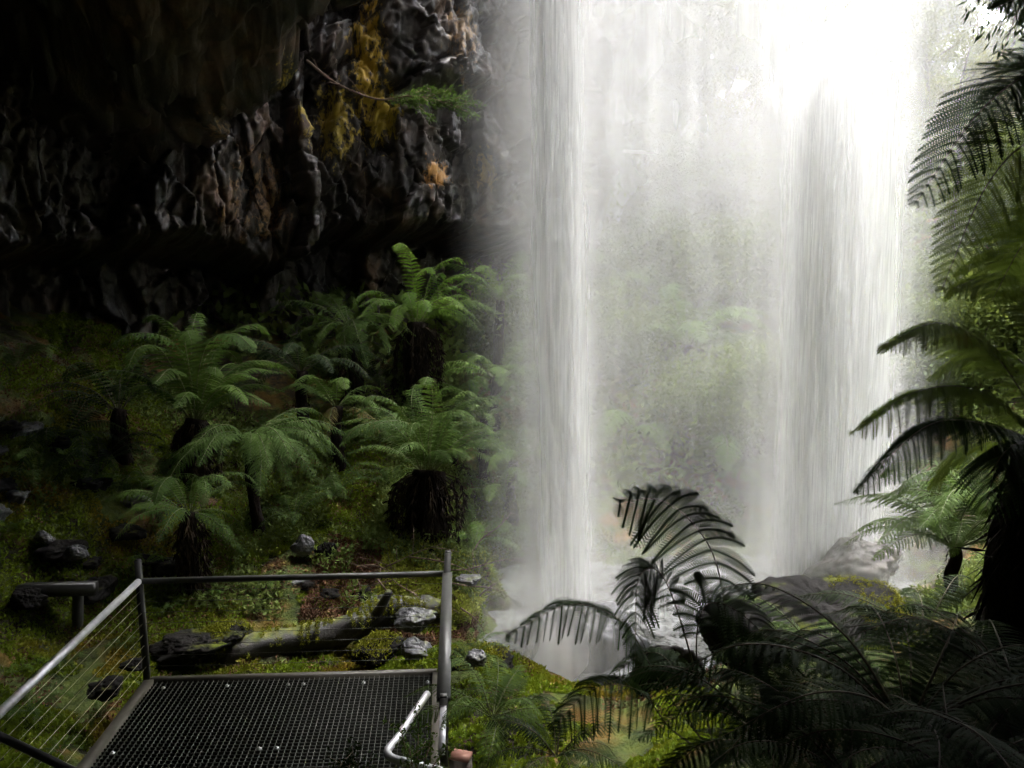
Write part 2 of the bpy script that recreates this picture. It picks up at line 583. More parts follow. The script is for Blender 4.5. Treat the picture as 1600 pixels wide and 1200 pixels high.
# ------------------------------------------------------------------ the cliff and the rock roof over the viewer
def craggy(p, amp=1.0, seed=0):
    """broken, blocky relief: tilted facets at four sizes, parted by cracks"""
    warp = np.stack([fbm(p * .5, 2, 31 + seed), fbm(p * .5, 2, 41 + seed), fbm(p * .5, 2, 51 + seed)], 1)
    q = p + warp * .22
    r = 0
    for k, (sc, st, off, tilt, crack) in enumerate([(.50, .50, 1.25, 1.5, .20), (1.15, .50, .75, .95, .16), (2.7, .55, .34, .34, .09), (6.0, .7, .11, .14, .04)]):
        c_ = q * np.array([sc, sc, sc * st])
        v, d, e, g = cells(c_, 60 + 10 * k + seed)
        w2 = (v * 7.13) % 1.0
        w3 = (v * 13.7) % 1.0
        r = r + (v - .5) * off + tilt * ((w2 - .5) * (g[:, 0] + g[:, 1]) + (w3 - .35) * 1.3 * g[:, 2]) * .6 - crack * (1 - sstep(0, .05, e))
        q = q + np.stack([r * .25, r * -.2, r * .15], 1)
    r = r + fbm(p * 11, 3, 95 + seed) * .025
    return r * amp


cliff = MB()
# wall: plan path from behind the viewer round the left to the far side of the falls
path = np.array([(15, -7), (6, -8), (-3, -7.5), (-9, -4), (-11.5, 1), (-12, 6), (-11.5, 10), (-10, 13.5), (-7.6, 16.3), (-5, 18.2), (-2.6, 19.6), (-.5, 21.2),
                 (.5, 23.6), (.2, 28), (-5, 34)], float)
seglen = np.concatenate([[0], np.cumsum(np.linalg.norm(np.diff(path, axis=0), axis=1))])


def catmull(u):
    u = np.clip(u, 0, seglen[-1] - 1e-6)
    k = np.clip(np.searchsorted(seglen, u, side='right') - 1, 0, len(path) - 2)
    t = ((u - seglen[k]) / (seglen[k + 1] - seglen[k]))[:, None]
    p0, p1, p2, p3 = path[np.maximum(k - 1, 0)], path[k], path[k + 1], path[np.minimum(k + 2, len(path) - 1)]
    return .5 * (2 * p1 + (p2 - p0) * t + (2 * p0 - 5 * p1 + 4 * p2 - p3) * t ** 2 + (3 * p1 - p0 - 3 * p2 + p3) * t ** 3)


uf = np.concatenate([np.arange(0, 30, .8), np.arange(30, 38, .09), np.arange(38, 58, .042), np.arange(58, seglen[-1], .2)])
uf = uf[uf < seglen[-1]]
zs = np.concatenate([np.arange(-3, 0, .5), np.arange(0, 4, .08), np.arange(4, 13, .042), np.arange(13, 30, .6)])
pl = catmull(uf)
tn = np.gradient(pl, axis=0)
tn /= np.linalg.norm(tn, axis=1)[:, None]
nrm = np.stack([tn[:, 1], -tn[:, 0]], 1)           # towards the viewer's side
U, Z = np.meshgrid(np.arange(len(uf)), zs, indexing='ij')
UF = uf[U]
base = np.stack([pl[U.ravel(), 0], pl[U.ravel(), 1], Z.ravel()], 1)
N2 = np.stack([nrm[U.ravel(), 0], nrm[U.ravel(), 1], 0 * Z.ravel()], 1)
zz = Z.ravel()
under = 4.9 + .9 * fbm(base * .35, 3, 21) + .055 * np.clip(base[:, 0] + 8, -2, 9) * 1.2
bulge = 1.9 * sstep(under - .25, under + .35, zz) * (1 - .35 * sstep(under + 1, under + 7, zz))
bulge += .9 * sstep(under + 3.2, under + 3.6, zz) * sstep(-6, -3, base[:, 0]) * .6
bulge -= .8 * sstep(1.5, 4, zz) * (1 - sstep(under - .3, under + .1, zz))
off = bulge + craggy(base, .85, 0)
V = base + N2 * off[:, None]
V[:, 2] += craggy(base + 40, .18, 3)
grid(cliff, V, len(uf), len(zs))

# roof: underside, lip and the outer face above the lip
xr = np.concatenate([np.arange(-16, -9, .25), np.arange(-9, 1, .085), np.arange(1, 24, .35)])


def lip_y(x):
    return np.interp(x, [-16, -9, -6.5, -4.5, -2.4, 0, 4, 9, 14, 24], [17, 16.5, 15, 14, 12.4, 10.0, 9.6, 10.2, 9, 6])


def lip_z(x):
    return np.interp(x, [-16, -9.5, -6.5, -4.5, -2.4, 0, 4, 10, 16, 24], [3.4, 5.0, 6.6, 7.9, 9.0, 10.3, 11.2, 11.0, 9.5, 5])


ly, lz = lip_y(xr), lip_z(xr)
tv = np.concatenate([np.linspace(0, .45, 22)[:-1], np.linspace(.45, 1, 190)])
rows = []
for k, x in enumerate(xr):
    yy = -9 + tv * (ly[k] + 9)
    z0 = lz[k] - 1.3 * np.sin(np.pi * np.clip(tv, 0, 1)) * .3 - (1 - sstep(0, .35, tv)) * 4.5 + 3.0 * (1 - sstep(.80, .975, tv)) * np.clip((1 - x) / 4, 0, 1)
    rows.append(np.stack([np.full(len(tv), x), yy, z0], 1))
    ex = np.linspace(0, 1, 10)[1:]
    rows[-1] = np.concatenate([rows[-1], np.stack([np.full(9, x), ly[k] + .4 * ex - .0, lz[k] + ex * (27 - lz[k])], 1)])
V = np.concatenate(rows)
nv = len(tv) + 9
cr = craggy(V * np.array([1, 1, .6]), 1.0, 7)
lipw = np.tile(np.concatenate([np.ones(len(tv)), np.full(9, .5)]), len(xr))
edge = np.tile(np.concatenate([sstep(.7, 1, tv), np.ones(9)]), len(xr))
V[:, 2] -= cr * lipw * .75
V[:, 1] += edge * cr * .55
V[:, 0] += craggy(V + 11, .22, 9)
grid(cliff, V, len(xr), nv, flip=True)
kind(cliff.build('cliff', M['cliff']), 'structure')

# ------------------------------------------------------------------ fern fronds
def curve_pts(ctrl, n):
    """smooth curve through control points, n+1 samples"""
    c = [np.asarray(p, float) for p in ctrl]
    c = [2 * c[0] - c[1]] + c + [2 * c[-1] - c[-2]]
    out = []
    m = len(c) - 3
    for i in range(n + 1):
        s = i / n * m
        k = min(int(s), m - 1)
        t = s - k
        p0, p1, p2, p3 = c[k:k + 4]
        out.append(.5 * (2 * p1 + (p2 - p0) * t + (2 * p0 - 5 * p1 + 4 * p2 - p3) * t * t + (3 * p1 - p0 - 3 * p2 + p3) * t ** 3))
    return np.array(out)


def frond_mb(ctrl, wid, pairs=24, pinnules=11, droop=.25, up=(0, 0, 1), rad=.012, seed=0, bare=.12, sweep=.45, fat=.85, fringe=1.0, ragged=.12, twist=.15):
    """one fern frond: a stalk, pairs of side branches, each fringed with small leaflets"""
    rg = np.random.default_rng(seed)
    N = pairs * 2
    pts = curve_pts(ctrl, N)
    mb = MB()
    mb.tube(pts, list(np.linspace(rad, rad * .2, N + 1)), 5, 0)
    up = np.asarray(up, float)
    LV = []
    seg = np.linalg.norm(np.diff(pts, axis=0), axis=1).sum()
    step = seg * (1 - bare) / pairs
    for i in range(pairs):
        s = bare + (1 - bare) * (i + .5) / pairs
        fi = s * N
        k = min(int(fi), N - 1)
        c = pts[k] + (pts[k + 1] - pts[k]) * (fi - k)
        t = pts[min(k + 2, N)] - pts[max(k - 1, 0)]
        t /= np.linalg.norm(t)
        side = np.cross(t, up)
        ns = np.linalg.norm(side)
        side = side / ns if ns > 1e-3 else np.array([1.0, 0, 0])
        nr = np.cross(side, t)
        a = (s - bare) / (1 - bare)
        prof = min(1, (.30 + a * 2.4)) * (1 - a ** 2.2) ** .75 + .03
        for sg in (-1, 1):
            L = wid * prof * rg.uniform(1 - ragged, 1 + ragged * .6)
            sw = (sweep if np.isscalar(sweep) else sweep[(sg + 1) // 2]) + .25 * a + rg.normal() * .06
            d = side * sg * math.cos(sw) + t * math.sin(sw) - nr * rg.uniform(0, .12)
            d /= np.linalg.norm(d)
            m = max(3, int(pinnules * (.35 + .65 * prof)))
            q = np.linspace(0, 1, m + 1)
            ax = c + d * (q * L)[:, None] + np.array([0, 0, -1.0]) * (droop * L * q ** 2)[:, None] + t * (.10 * L * q ** 2)[:, None]
            tang = np.gradient(ax, axis=0)
            tang /= np.linalg.norm(tang, axis=1)[:, None]
            wv = np.cross(nr, tang)
            wv /= np.linalg.norm(wv, axis=1)[:, None]
            tw_ = rg.normal() * twist
            wv = wv * math.cos(tw_) + np.cross(tang, wv) * math.sin(tw_)
            pl_ = step * .62 * fringe * np.minimum(1, (.5 + q * 2.5)) * (1 - q ** 2) ** .6 + L * .012
            gap = L / m * fat
            for s2 in (-1, 1):
                tip = ax + wv * (s2 * pl_)[:, None] + tang * (pl_ * .45)[:, None] - nr * (pl_ * rg.uniform(.0, .35))[:, None]
                b0 = ax - tang * gap * .5
                b1 = ax + tang * gap * .5
                sh = tip + tang * gap * .25
                LV.append(np.stack([b0, b1, sh, tip - tang * gap * .22], 1).reshape(-1, 3))
            # the side branch's own stalk
            hw = step * .05 + .0008
            LV.append(np.array([ax[0] - wv[0] * hw, ax[0] + wv[0] * hw, ax[m] + wv[m] * hw * .3, ax[m] - wv[m] * hw * .3])
                      if m < 4 else np.concatenate([np.array([ax[j] - wv[j] * hw, ax[j] + wv[j] * hw, ax[j + 1] + wv[j + 1] * hw, ax[j + 1] - wv[j + 1] * hw]) for j in range(m)]))
    LV = np.concatenate(LV)
    mb.add(LV, np.arange(len(LV)).reshape(-1, 4), 1)
    return mb


FROND_LIB = {}


def frond_mesh(style, leaf):
    """a shared frond of unit length that leaves the crown along +X"""
    key = (style, leaf)
    if key not in FROND_LIB:
        kind_, det = style
        shapes = {0: [(0, 0, 0), (.30, 0, .17), (.65, 0, .20), (.97, 0, .02)],
                  1: [(0, 0, 0), (.26, 0, .26), (.60, .03, .36), (.93, .06, .22)],
                  2: [(0, 0, 0), (.30, 0, .14), (.64, -.03, .06), (.90, -.05, -.22)],
                  3: [(0, 0, 0), (.18, 0, .32), (.45, .02, .53), (.76, .05, .50), (.92, .06, .34)],
                  4: [(0, 0, 0), (.28, 0, .02), (.55, .02, -.14), (.78, .03, -.42)],
                  5: [(0, 0, 0), (.12, 0, .38), (.30, -.02, .70), (.58, -.05, .80), (.70, -.06, .70)]}
        pairs, pin = {0: (18, 6), 1: (24, 10), 2: (30, 16)}[det]
        m_ = frond_mb(shapes[kind_], .15, pairs, pin, .38, rad=.007, seed=kind_ * 10 + det, fringe=.60, bare=.10, ragged=.2, sweep=.35)
        o = m_.build('frond', [M['rachis_green'] if leaf != 'fern_dark' else M['rachis'], M[leaf]])
        FROND_LIB[key] = o.data
        bpy.data.objects.remove(o)
    return FROND_LIB[key]


def add_frond(root, mesh, loc, az, pitch, scale, roll=0.0, wid=1.0):
    o = bpy.data.objects.new('frond', mesh)
    COL.objects.link(o)
    o.parent = root
    o.location = loc
    o.rotation_euler = (Matrix.Rotation(az, 3, 'Z') @ Matrix.Rotation(-pitch, 3, 'Y') @ Matrix.Rotation(roll, 3, 'X')).to_euler()
    o.scale = (scale, scale * wid, scale)
    return o


def fern_trunk(root, base, top, r0, r1, skirt=0, rs=None, flare=1.5):
    """fibrous trunk between two places given relative to the fern's base, with a skirt of dead stalks"""
    rs = rs or R
    base, top = np.asarray(base, float), np.asarray(top, float)
    n = 16
    mb = MB()
    pts = [base + (top - base) * (k / n) + np.array([math.sin(k * .5) * .03, math.cos(k * .7) * .03, 0]) for k in range(n + 1)]
    rad = [(r0 + (r1 - r0) * k / n) * (1 + (flare - 1) * math.exp(-k * .5)) for k in range(n + 1)]
    mb.tube(pts, rad, 22, 0)
    V = np.concatenate(mb.v)
    c = np.array([0, 0, 0])
    nz_ = fbm(np.stack([V[:, 0] * 9, V[:, 1] * 9, V[:, 2] * 2.5], 1) + base, 4, 13)
    cen = base + (top - base) * np.clip(((V - base) @ (top - base)) / ((top - base) @ (top - base)), 0, 1)[:, None]
    mb.v = [cen + (V - cen) * (1 + nz_ * .35)[:, None]]
    # shaggy root fibres
    rg = np.random.default_rng(rs.randrange(9999))
    nf = 420
    kk = rg.uniform(0, 1, nf)
    an = rg.uniform(0, 2 * math.pi, nf)
    rr = (r0 + (r1 - r0) * kk) * (1 + (flare - 1) * np.exp(-kk * n * .5)) * 1.02
    C = base + (top - base) * kk[:, None] + np.stack([np.cos(an) * rr, np.sin(an) * rr, 0 * an], 1)
    dd = np.stack([np.cos(an) * .35, np.sin(an) * .35, -np.ones(nf)], 1)
    leaf_quads(mb, C, r0 * .9, r0 * .10, rg, 0, dirs=dd)
    mb.build('trunk', M['fern_trunk'], root)
    if skirt:
        mb = MB()
        for k in range(skirt):
            an = rs.uniform(0, 2 * math.pi)
            L = rs.uniform(.5, 1.0) * np.linalg.norm(top - base)
            o_ = np.array([math.cos(an), math.sin(an), 0])
            p0 = top + o_ * r1 * .6 + np.array([0, 0, -.02])
            sp = rs.uniform(.25, .6) * r1 * 2 + r1
            pts = curve_pts([p0, p0 + o_ * sp * .7 + np.array([0, 0, -L * .2]), p0 + o_ * sp * .9 + np.array([0, 0, -L * .62]), p0 + o_ * sp * .8 + np.array([0, 0, -L])], 7)
            mb.tube(pts, [.012, .011, .010, .009, .008, .007, .006, .004], 4, 0)
            C = np.repeat(pts[2:], 7, axis=0)
            leaf_quads(mb, C, .16, .03, rg, 0, dirs=np.tile([o_[0] * .3, o_[1] * .3, -1], (len(C), 1)))
        mb.build('dead_frond_skirt', M['skirt'], root)


def tree_fern(label, base, height, fl, n=16, leaf='fern', det=1, lean=(0, 0), r=.14, skirt=0, group='tree ferns', seed=1, kinds=(0, 1, 0, 2, 1, 3), name='tree_fern',
              az0=None, azspan=2 * math.pi, pitch=0.0, dead=0, flare=1.5, wid=1.0):
    rs = random.Random(seed)
    root = thing(name, label, 'tree fern' if height > .35 else 'fern', base, 0, group)
    top = np.array([lean[0], lean[1], height])
    if height > .2:
        fern_trunk(root, (0, 0, -.25), top, r, r * .8, skirt, rs, flare)
    for k in range(n):
        az = (k * 2.39996 if az0 is None else az0 + azspan * ((k + .5) / n - .5)) + rs.uniform(-.25, .25)
        kd = kinds[k % len(kinds)]
        o_ = Vector((math.cos(az) * r * .4, math.sin(az) * r * .4, 0)) + Vector(top)
        lf = 'fern_brown' if k < dead else leaf
        add_frond(root, frond_mesh((4 if k < dead else kd, det), lf), o_, az, pitch + rs.uniform(-.18, .22), fl * rs.uniform(.75, 1.1), rs.uniform(-.35, .35), wid * rs.uniform(.85, 1.15))
    return root


def on_ground(px, py, Y, dz=0.0):
    p = P(px, py, Y)
    return np.array([p[0], p[1], G(p[0], p[1]) + dz])


def fern_at(label, crown, Y, basepx=None, fl=1.4, **kw):
    """a tree fern whose crown sits at a place seen in the photograph, standing on the ground below it"""
    c = P(crown[0], crown[1], Y)
    bx = P(basepx[0], basepx[1], Y) if basepx else c
    b = np.array([bx[0], bx[1], G(bx[0], bx[1])])
    h = max(c[2] - b[2], .05)
    if c[2] - b[2] < .05:
        b[2] = c[2] - .05
    return tree_fern(label, b, h, fl, lean=(c[0] - b[0], c[1] - b[1]), **kw)


GL = 'tree ferns on the bank left of the falls'
fern_at('tree fern with thick dark trunk and round crown nearest the falls on the mossy bank', (668, 735), 13.2, (662, 815), fl=1.7, n=36, det=2, r=.36, skirt=34, group=GL, seed=3,
        kinds=(3, 1, 5, 3, 0, 1), flare=1.25, pitch=.22)
fern_at('tall tree fern high on the bank under the mossy cliff face', (650, 505), 16.6, (655, 610), fl=1.75, n=24, det=2, r=.30, skirt=36, group=GL, seed=5, kinds=(3, 0, 1, 5, 1, 2), leaf='fern_pale', az0=-.4, azspan=4.4, flare=1.2)
fern_at('broad tree fern leaning its fronds right over a pale curved trunk on the left bank', (388, 690), 12.6, (402, 785), fl=1.9, n=24, det=2, r=.10, group=GL, seed=8, kinds=(0, 1, 2, 0), az0=-.5, azspan=3.6, pitch=-.15)
fern_at('dark tree fern with steep upright fronds behind the leaning one on the left bank', (305, 655), 12.9, (300, 790), fl=2.1, n=25, det=2, r=.22, skirt=30, group=GL, seed=12, kinds=(3, 1, 0, 5, 1), az0=-.2, azspan=4.4, pitch=.2)
fern_at('small tree fern with few fronds lowest on the left bank above the deck rail', (296, 800), 10.9, (300, 880), fl=1.2, n=18, det=2, r=.12, skirt=16, group=GL, seed=21, kinds=(3, 1, 0, 4, 1))
fern_at('tree fern with drooping fronds just left of the tall one under the cliff', (545, 510), 16.4, (560, 600), fl=1.9, n=15, det=2, r=.14, group=GL, seed=27, kinds=(2, 0, 4, 2, 1), skirt=12)
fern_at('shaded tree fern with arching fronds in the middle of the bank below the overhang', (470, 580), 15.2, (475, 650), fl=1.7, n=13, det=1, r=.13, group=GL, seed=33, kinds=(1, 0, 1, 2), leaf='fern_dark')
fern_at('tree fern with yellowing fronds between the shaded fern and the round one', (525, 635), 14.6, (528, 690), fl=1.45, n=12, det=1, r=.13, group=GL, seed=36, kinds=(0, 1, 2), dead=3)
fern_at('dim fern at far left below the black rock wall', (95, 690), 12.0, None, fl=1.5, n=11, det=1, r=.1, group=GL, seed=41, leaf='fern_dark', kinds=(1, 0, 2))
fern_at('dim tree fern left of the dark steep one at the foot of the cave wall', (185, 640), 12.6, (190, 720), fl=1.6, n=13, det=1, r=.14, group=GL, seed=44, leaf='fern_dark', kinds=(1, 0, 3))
rf = random.Random(77)
for k, (px, py, Yk) in enumerate([(150, 690, 11.8), (30, 640, 12.6), (235, 700, 12.2), (420, 640, 14.6), (590, 640, 15.2), (610, 700, 14.4), (520, 720, 13.6), (455, 740, 12.9), (700, 610, 16.5), (60, 760, 11.0),
                                  (590, 560, 17.0), (340, 590, 15.5)]):
    g_ = on_ground(px, py, Yk)
    tree_fern('small shaded fern growing between the tree ferns at the foot of the rock wall', g_, .08, rf.uniform(.8, 1.2), n=11, leaf=rf.choice(['fern', 'fern_dark', 'fern']), det=1,
              group='small ferns between the tree ferns', seed=500 + k, kinds=(1, 0, 3), r=.03, name='ground_fern')
GM = 'ferns half hidden by the spray beside the falls'
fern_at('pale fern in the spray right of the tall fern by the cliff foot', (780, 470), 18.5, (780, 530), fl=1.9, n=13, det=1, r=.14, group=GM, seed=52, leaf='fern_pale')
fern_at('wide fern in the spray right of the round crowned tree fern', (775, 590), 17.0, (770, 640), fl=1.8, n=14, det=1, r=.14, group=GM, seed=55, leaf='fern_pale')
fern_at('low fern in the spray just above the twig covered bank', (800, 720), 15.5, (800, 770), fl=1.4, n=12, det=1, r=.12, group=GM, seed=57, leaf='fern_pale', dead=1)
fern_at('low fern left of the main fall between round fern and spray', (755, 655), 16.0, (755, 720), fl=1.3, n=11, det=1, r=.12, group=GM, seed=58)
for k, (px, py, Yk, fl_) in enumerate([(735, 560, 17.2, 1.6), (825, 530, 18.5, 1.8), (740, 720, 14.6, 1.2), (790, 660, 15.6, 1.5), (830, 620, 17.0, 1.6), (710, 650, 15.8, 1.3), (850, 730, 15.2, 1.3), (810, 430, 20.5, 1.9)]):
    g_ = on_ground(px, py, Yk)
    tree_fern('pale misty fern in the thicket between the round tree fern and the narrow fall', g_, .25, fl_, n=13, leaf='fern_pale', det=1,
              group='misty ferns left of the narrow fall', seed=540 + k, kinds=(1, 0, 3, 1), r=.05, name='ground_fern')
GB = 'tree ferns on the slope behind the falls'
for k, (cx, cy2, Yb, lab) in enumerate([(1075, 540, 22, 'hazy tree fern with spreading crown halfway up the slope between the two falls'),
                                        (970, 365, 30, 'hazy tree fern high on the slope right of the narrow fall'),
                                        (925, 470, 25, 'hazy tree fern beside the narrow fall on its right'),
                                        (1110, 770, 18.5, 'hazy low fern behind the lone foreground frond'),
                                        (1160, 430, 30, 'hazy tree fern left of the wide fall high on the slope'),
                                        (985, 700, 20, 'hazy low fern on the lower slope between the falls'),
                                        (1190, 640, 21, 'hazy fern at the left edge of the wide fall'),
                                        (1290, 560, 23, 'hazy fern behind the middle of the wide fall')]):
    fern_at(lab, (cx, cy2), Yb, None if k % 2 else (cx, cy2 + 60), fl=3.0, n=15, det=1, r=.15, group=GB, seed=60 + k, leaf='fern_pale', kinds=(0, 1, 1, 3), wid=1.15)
GR = 'bright ferns beyond the right hand trunk'
fern_at('bright green fern with one rust frond beside the pale boulder', (1490, 855), 10.6, (1494, 915), fl=1.7, n=26, det=2, r=.10, group=GR, seed=71, leaf='fern', kinds=(1, 0, 1, 3), dead=1)
fern_at('bright green fern close behind the thick black trunk', (1555, 815), 10.2, (1565, 890), fl=1.7, n=24, det=2, r=.10, group=GR, seed=74, leaf='fern', kinds=(1, 0, 3))
fern_at('hazy fern at the edge of the spray above the pale boulder', (1400, 795), 15.0, (1400, 850), fl=1.5, n=12, det=1, r=.12, group=GR, seed=77, leaf='fern_pale')


# hero ferns near the viewer: each frond is laid along its own course
def hero_frond(root, ctrl, wid, leaf='fern_dark', pairs=26, pin=14, droop=.25, seed=0, up=(0, 0, 1), **kw):
    o0 = np.array(root.location)
    mb = frond_mb([np.asarray(c) - o0 for c in ctrl], wid, pairs, pin, droop, up, kw.pop('rad', .008), seed, **kw)
    return mb.build('frond', [M['rachis'], M[leaf]], root)


# right: trunk close by, fronds reaching left across the light
c0 = P(1655, 690, 5.0)
b0 = on_ground(1590, 1010, 5.0)
rt = thing('tree_fern', 'big tree fern with black shaggy trunk at the right edge of the photo', 'tree fern', b0, 0, 'near tree ferns')
fern_trunk(rt, (0.02, 0, -.4), c0 - b0, .30, .26, 0, random.Random(4), 1.25)
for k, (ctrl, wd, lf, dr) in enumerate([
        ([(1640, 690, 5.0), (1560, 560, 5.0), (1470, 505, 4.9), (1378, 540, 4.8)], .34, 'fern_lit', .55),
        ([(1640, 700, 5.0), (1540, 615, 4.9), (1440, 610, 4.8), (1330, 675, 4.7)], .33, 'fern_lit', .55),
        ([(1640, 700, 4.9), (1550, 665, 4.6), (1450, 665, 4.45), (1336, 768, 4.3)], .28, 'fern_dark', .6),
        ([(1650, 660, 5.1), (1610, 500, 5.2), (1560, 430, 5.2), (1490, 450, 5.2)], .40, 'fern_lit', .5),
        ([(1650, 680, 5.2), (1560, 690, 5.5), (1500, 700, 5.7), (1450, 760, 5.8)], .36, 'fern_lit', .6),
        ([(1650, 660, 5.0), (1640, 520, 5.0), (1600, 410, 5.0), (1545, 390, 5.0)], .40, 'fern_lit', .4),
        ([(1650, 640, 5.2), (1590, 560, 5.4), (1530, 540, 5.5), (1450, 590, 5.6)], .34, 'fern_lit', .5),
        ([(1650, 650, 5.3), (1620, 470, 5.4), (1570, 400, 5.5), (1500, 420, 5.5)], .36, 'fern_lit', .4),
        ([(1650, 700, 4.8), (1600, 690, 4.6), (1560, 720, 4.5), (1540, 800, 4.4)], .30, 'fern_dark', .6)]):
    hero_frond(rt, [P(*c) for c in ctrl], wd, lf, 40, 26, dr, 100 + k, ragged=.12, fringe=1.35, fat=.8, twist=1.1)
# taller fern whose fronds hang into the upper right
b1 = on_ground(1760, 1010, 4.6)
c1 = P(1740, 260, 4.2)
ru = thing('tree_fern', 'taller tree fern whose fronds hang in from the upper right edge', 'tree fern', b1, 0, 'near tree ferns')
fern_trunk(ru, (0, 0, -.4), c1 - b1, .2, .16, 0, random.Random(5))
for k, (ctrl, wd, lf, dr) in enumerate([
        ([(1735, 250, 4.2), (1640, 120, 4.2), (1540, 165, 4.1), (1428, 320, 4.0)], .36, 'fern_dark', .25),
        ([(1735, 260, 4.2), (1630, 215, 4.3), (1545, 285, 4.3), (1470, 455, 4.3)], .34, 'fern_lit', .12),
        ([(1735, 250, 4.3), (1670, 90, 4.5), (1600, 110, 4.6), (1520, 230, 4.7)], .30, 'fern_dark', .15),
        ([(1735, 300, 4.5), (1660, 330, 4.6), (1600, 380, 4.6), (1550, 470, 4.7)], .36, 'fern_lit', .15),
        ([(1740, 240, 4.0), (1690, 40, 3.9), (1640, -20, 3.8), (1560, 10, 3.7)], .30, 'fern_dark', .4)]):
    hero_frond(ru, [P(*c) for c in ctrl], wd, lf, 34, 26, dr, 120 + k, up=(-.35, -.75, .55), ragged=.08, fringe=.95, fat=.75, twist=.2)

# centre: the fern whose lone frond stands against the white water
b2 = on_ground(1120, 1200, 4.6)
rc = thing('ground_fern', 'dark fern whose lone arching frond stands against the white water', 'fern', b2, 0, 'near ground ferns')
ob = b2 + np.array([0, 0, .03])
for k, (ctrl, wd, dr, upv, rdd) in enumerate([
        ([(1145, 1330, 4.4), (1138, 1040, 4.3), (1122, 890, 4.2), (1080, 815, 4.1), (1025, 780, 4.05), (962, 788, 4.0)], .33, .40, (-.10, -.90, .45), .007),
        ([(1120, 1320, 4.3), (1075, 1010, 4.1), (1035, 900, 4.0), (998, 905, 3.95), (992, 1030, 3.9)], .24, .5, (-.3, -.3, .8), .007),
        ([(1120, 1320, 4.4), (1040, 1080, 4.4), (975, 975, 4.3), (890, 945, 4.2), (790, 995, 4.1)], .25, .5, (0, -.15, 1), .006),
        ([(1120, 1320, 4.3), (1090, 1050, 4.0), (1100, 950, 3.9), (1160, 960, 3.8), (1250, 1060, 3.7)], .34, .5, (.2, -.5, .8), .006),
        ([(1120, 1320, 4.2), (1130, 1120, 3.9), (1160, 1040, 3.7), (1210, 1050, 3.6), (1260, 1160, 3.5)], .34, .5, (.3, -.5, .8), .006),
        ([(1120, 1320, 4.3), (1050, 1140, 4.2), (1000, 1080, 4.1), (930, 1075, 4.0), (860, 1140, 3.9)], .25, .6, (0, -.3, 1), .006),
        ([(1120, 1320, 4.3), (1075, 1120, 4.4), (1050, 1040, 4.5), (1010, 1020, 4.6), (950, 1060, 4.6)], .25, .6, (0, -.3, 1), .006)]):
    pp = [P(*c) for c in ctrl]
    pp[0] = ob
    hero_frond(rc, pp, wd, 'fern_dark', 22 if k else 17, 24, dr, 140 + k, up=upv, ragged=.14, rad=rdd, bare=.36 if k else .27, fringe=.85 if k else .75, fat=.74, twist=.8 if k else .3, sweep=.30 if k else (.25, -.70))

GN = 'near ground ferns'
# lower right: dark heap of fronds close to the viewer
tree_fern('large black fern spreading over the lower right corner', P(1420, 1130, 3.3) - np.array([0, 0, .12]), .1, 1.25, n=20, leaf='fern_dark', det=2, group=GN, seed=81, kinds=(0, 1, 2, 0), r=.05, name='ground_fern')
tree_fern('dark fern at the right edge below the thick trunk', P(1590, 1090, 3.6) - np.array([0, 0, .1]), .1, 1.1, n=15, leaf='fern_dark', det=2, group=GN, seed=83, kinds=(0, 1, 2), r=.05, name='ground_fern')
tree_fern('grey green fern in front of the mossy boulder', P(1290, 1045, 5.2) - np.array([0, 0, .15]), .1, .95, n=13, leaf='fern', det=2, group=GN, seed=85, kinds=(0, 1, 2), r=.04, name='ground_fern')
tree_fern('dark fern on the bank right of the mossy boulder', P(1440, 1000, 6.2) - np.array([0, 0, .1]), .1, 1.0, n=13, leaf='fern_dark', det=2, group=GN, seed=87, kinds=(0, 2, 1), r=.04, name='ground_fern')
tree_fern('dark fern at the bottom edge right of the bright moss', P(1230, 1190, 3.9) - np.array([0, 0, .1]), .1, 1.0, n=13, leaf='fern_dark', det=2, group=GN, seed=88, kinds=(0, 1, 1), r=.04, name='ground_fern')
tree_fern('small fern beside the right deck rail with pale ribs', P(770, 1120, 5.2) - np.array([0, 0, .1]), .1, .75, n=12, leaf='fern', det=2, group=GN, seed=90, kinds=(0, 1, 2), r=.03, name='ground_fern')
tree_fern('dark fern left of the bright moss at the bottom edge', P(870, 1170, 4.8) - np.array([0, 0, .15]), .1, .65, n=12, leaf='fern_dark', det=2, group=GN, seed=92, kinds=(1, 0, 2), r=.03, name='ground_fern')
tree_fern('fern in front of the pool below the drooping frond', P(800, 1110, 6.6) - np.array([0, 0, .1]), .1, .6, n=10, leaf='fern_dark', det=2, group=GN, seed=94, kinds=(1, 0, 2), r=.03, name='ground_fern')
tree_fern('little fern at the foot of the right corner post', P(735, 1035, 8.0) - np.array([0, 0, .1]), .1, .55, n=12, leaf='fern', det=2, group=GN, seed=96, kinds=(1, 0, 3), r=.03, name='ground_fern')
tree_fern('little bright fern under the left handrail', on_ground(45, 1075, 7.9), .06, .45, n=11, leaf='fern', det=1, group=GN, seed=97, kinds=(1, 0, 3), r=.03, name='ground_fern')
tree_fern('little grey fern behind the left corner post', on_ground(228, 905, 10.9), .06, .45, n=9, leaf='fern_pale', det=1, group=GN, seed=98, kinds=(1, 3), r=.03, name='ground_fern')

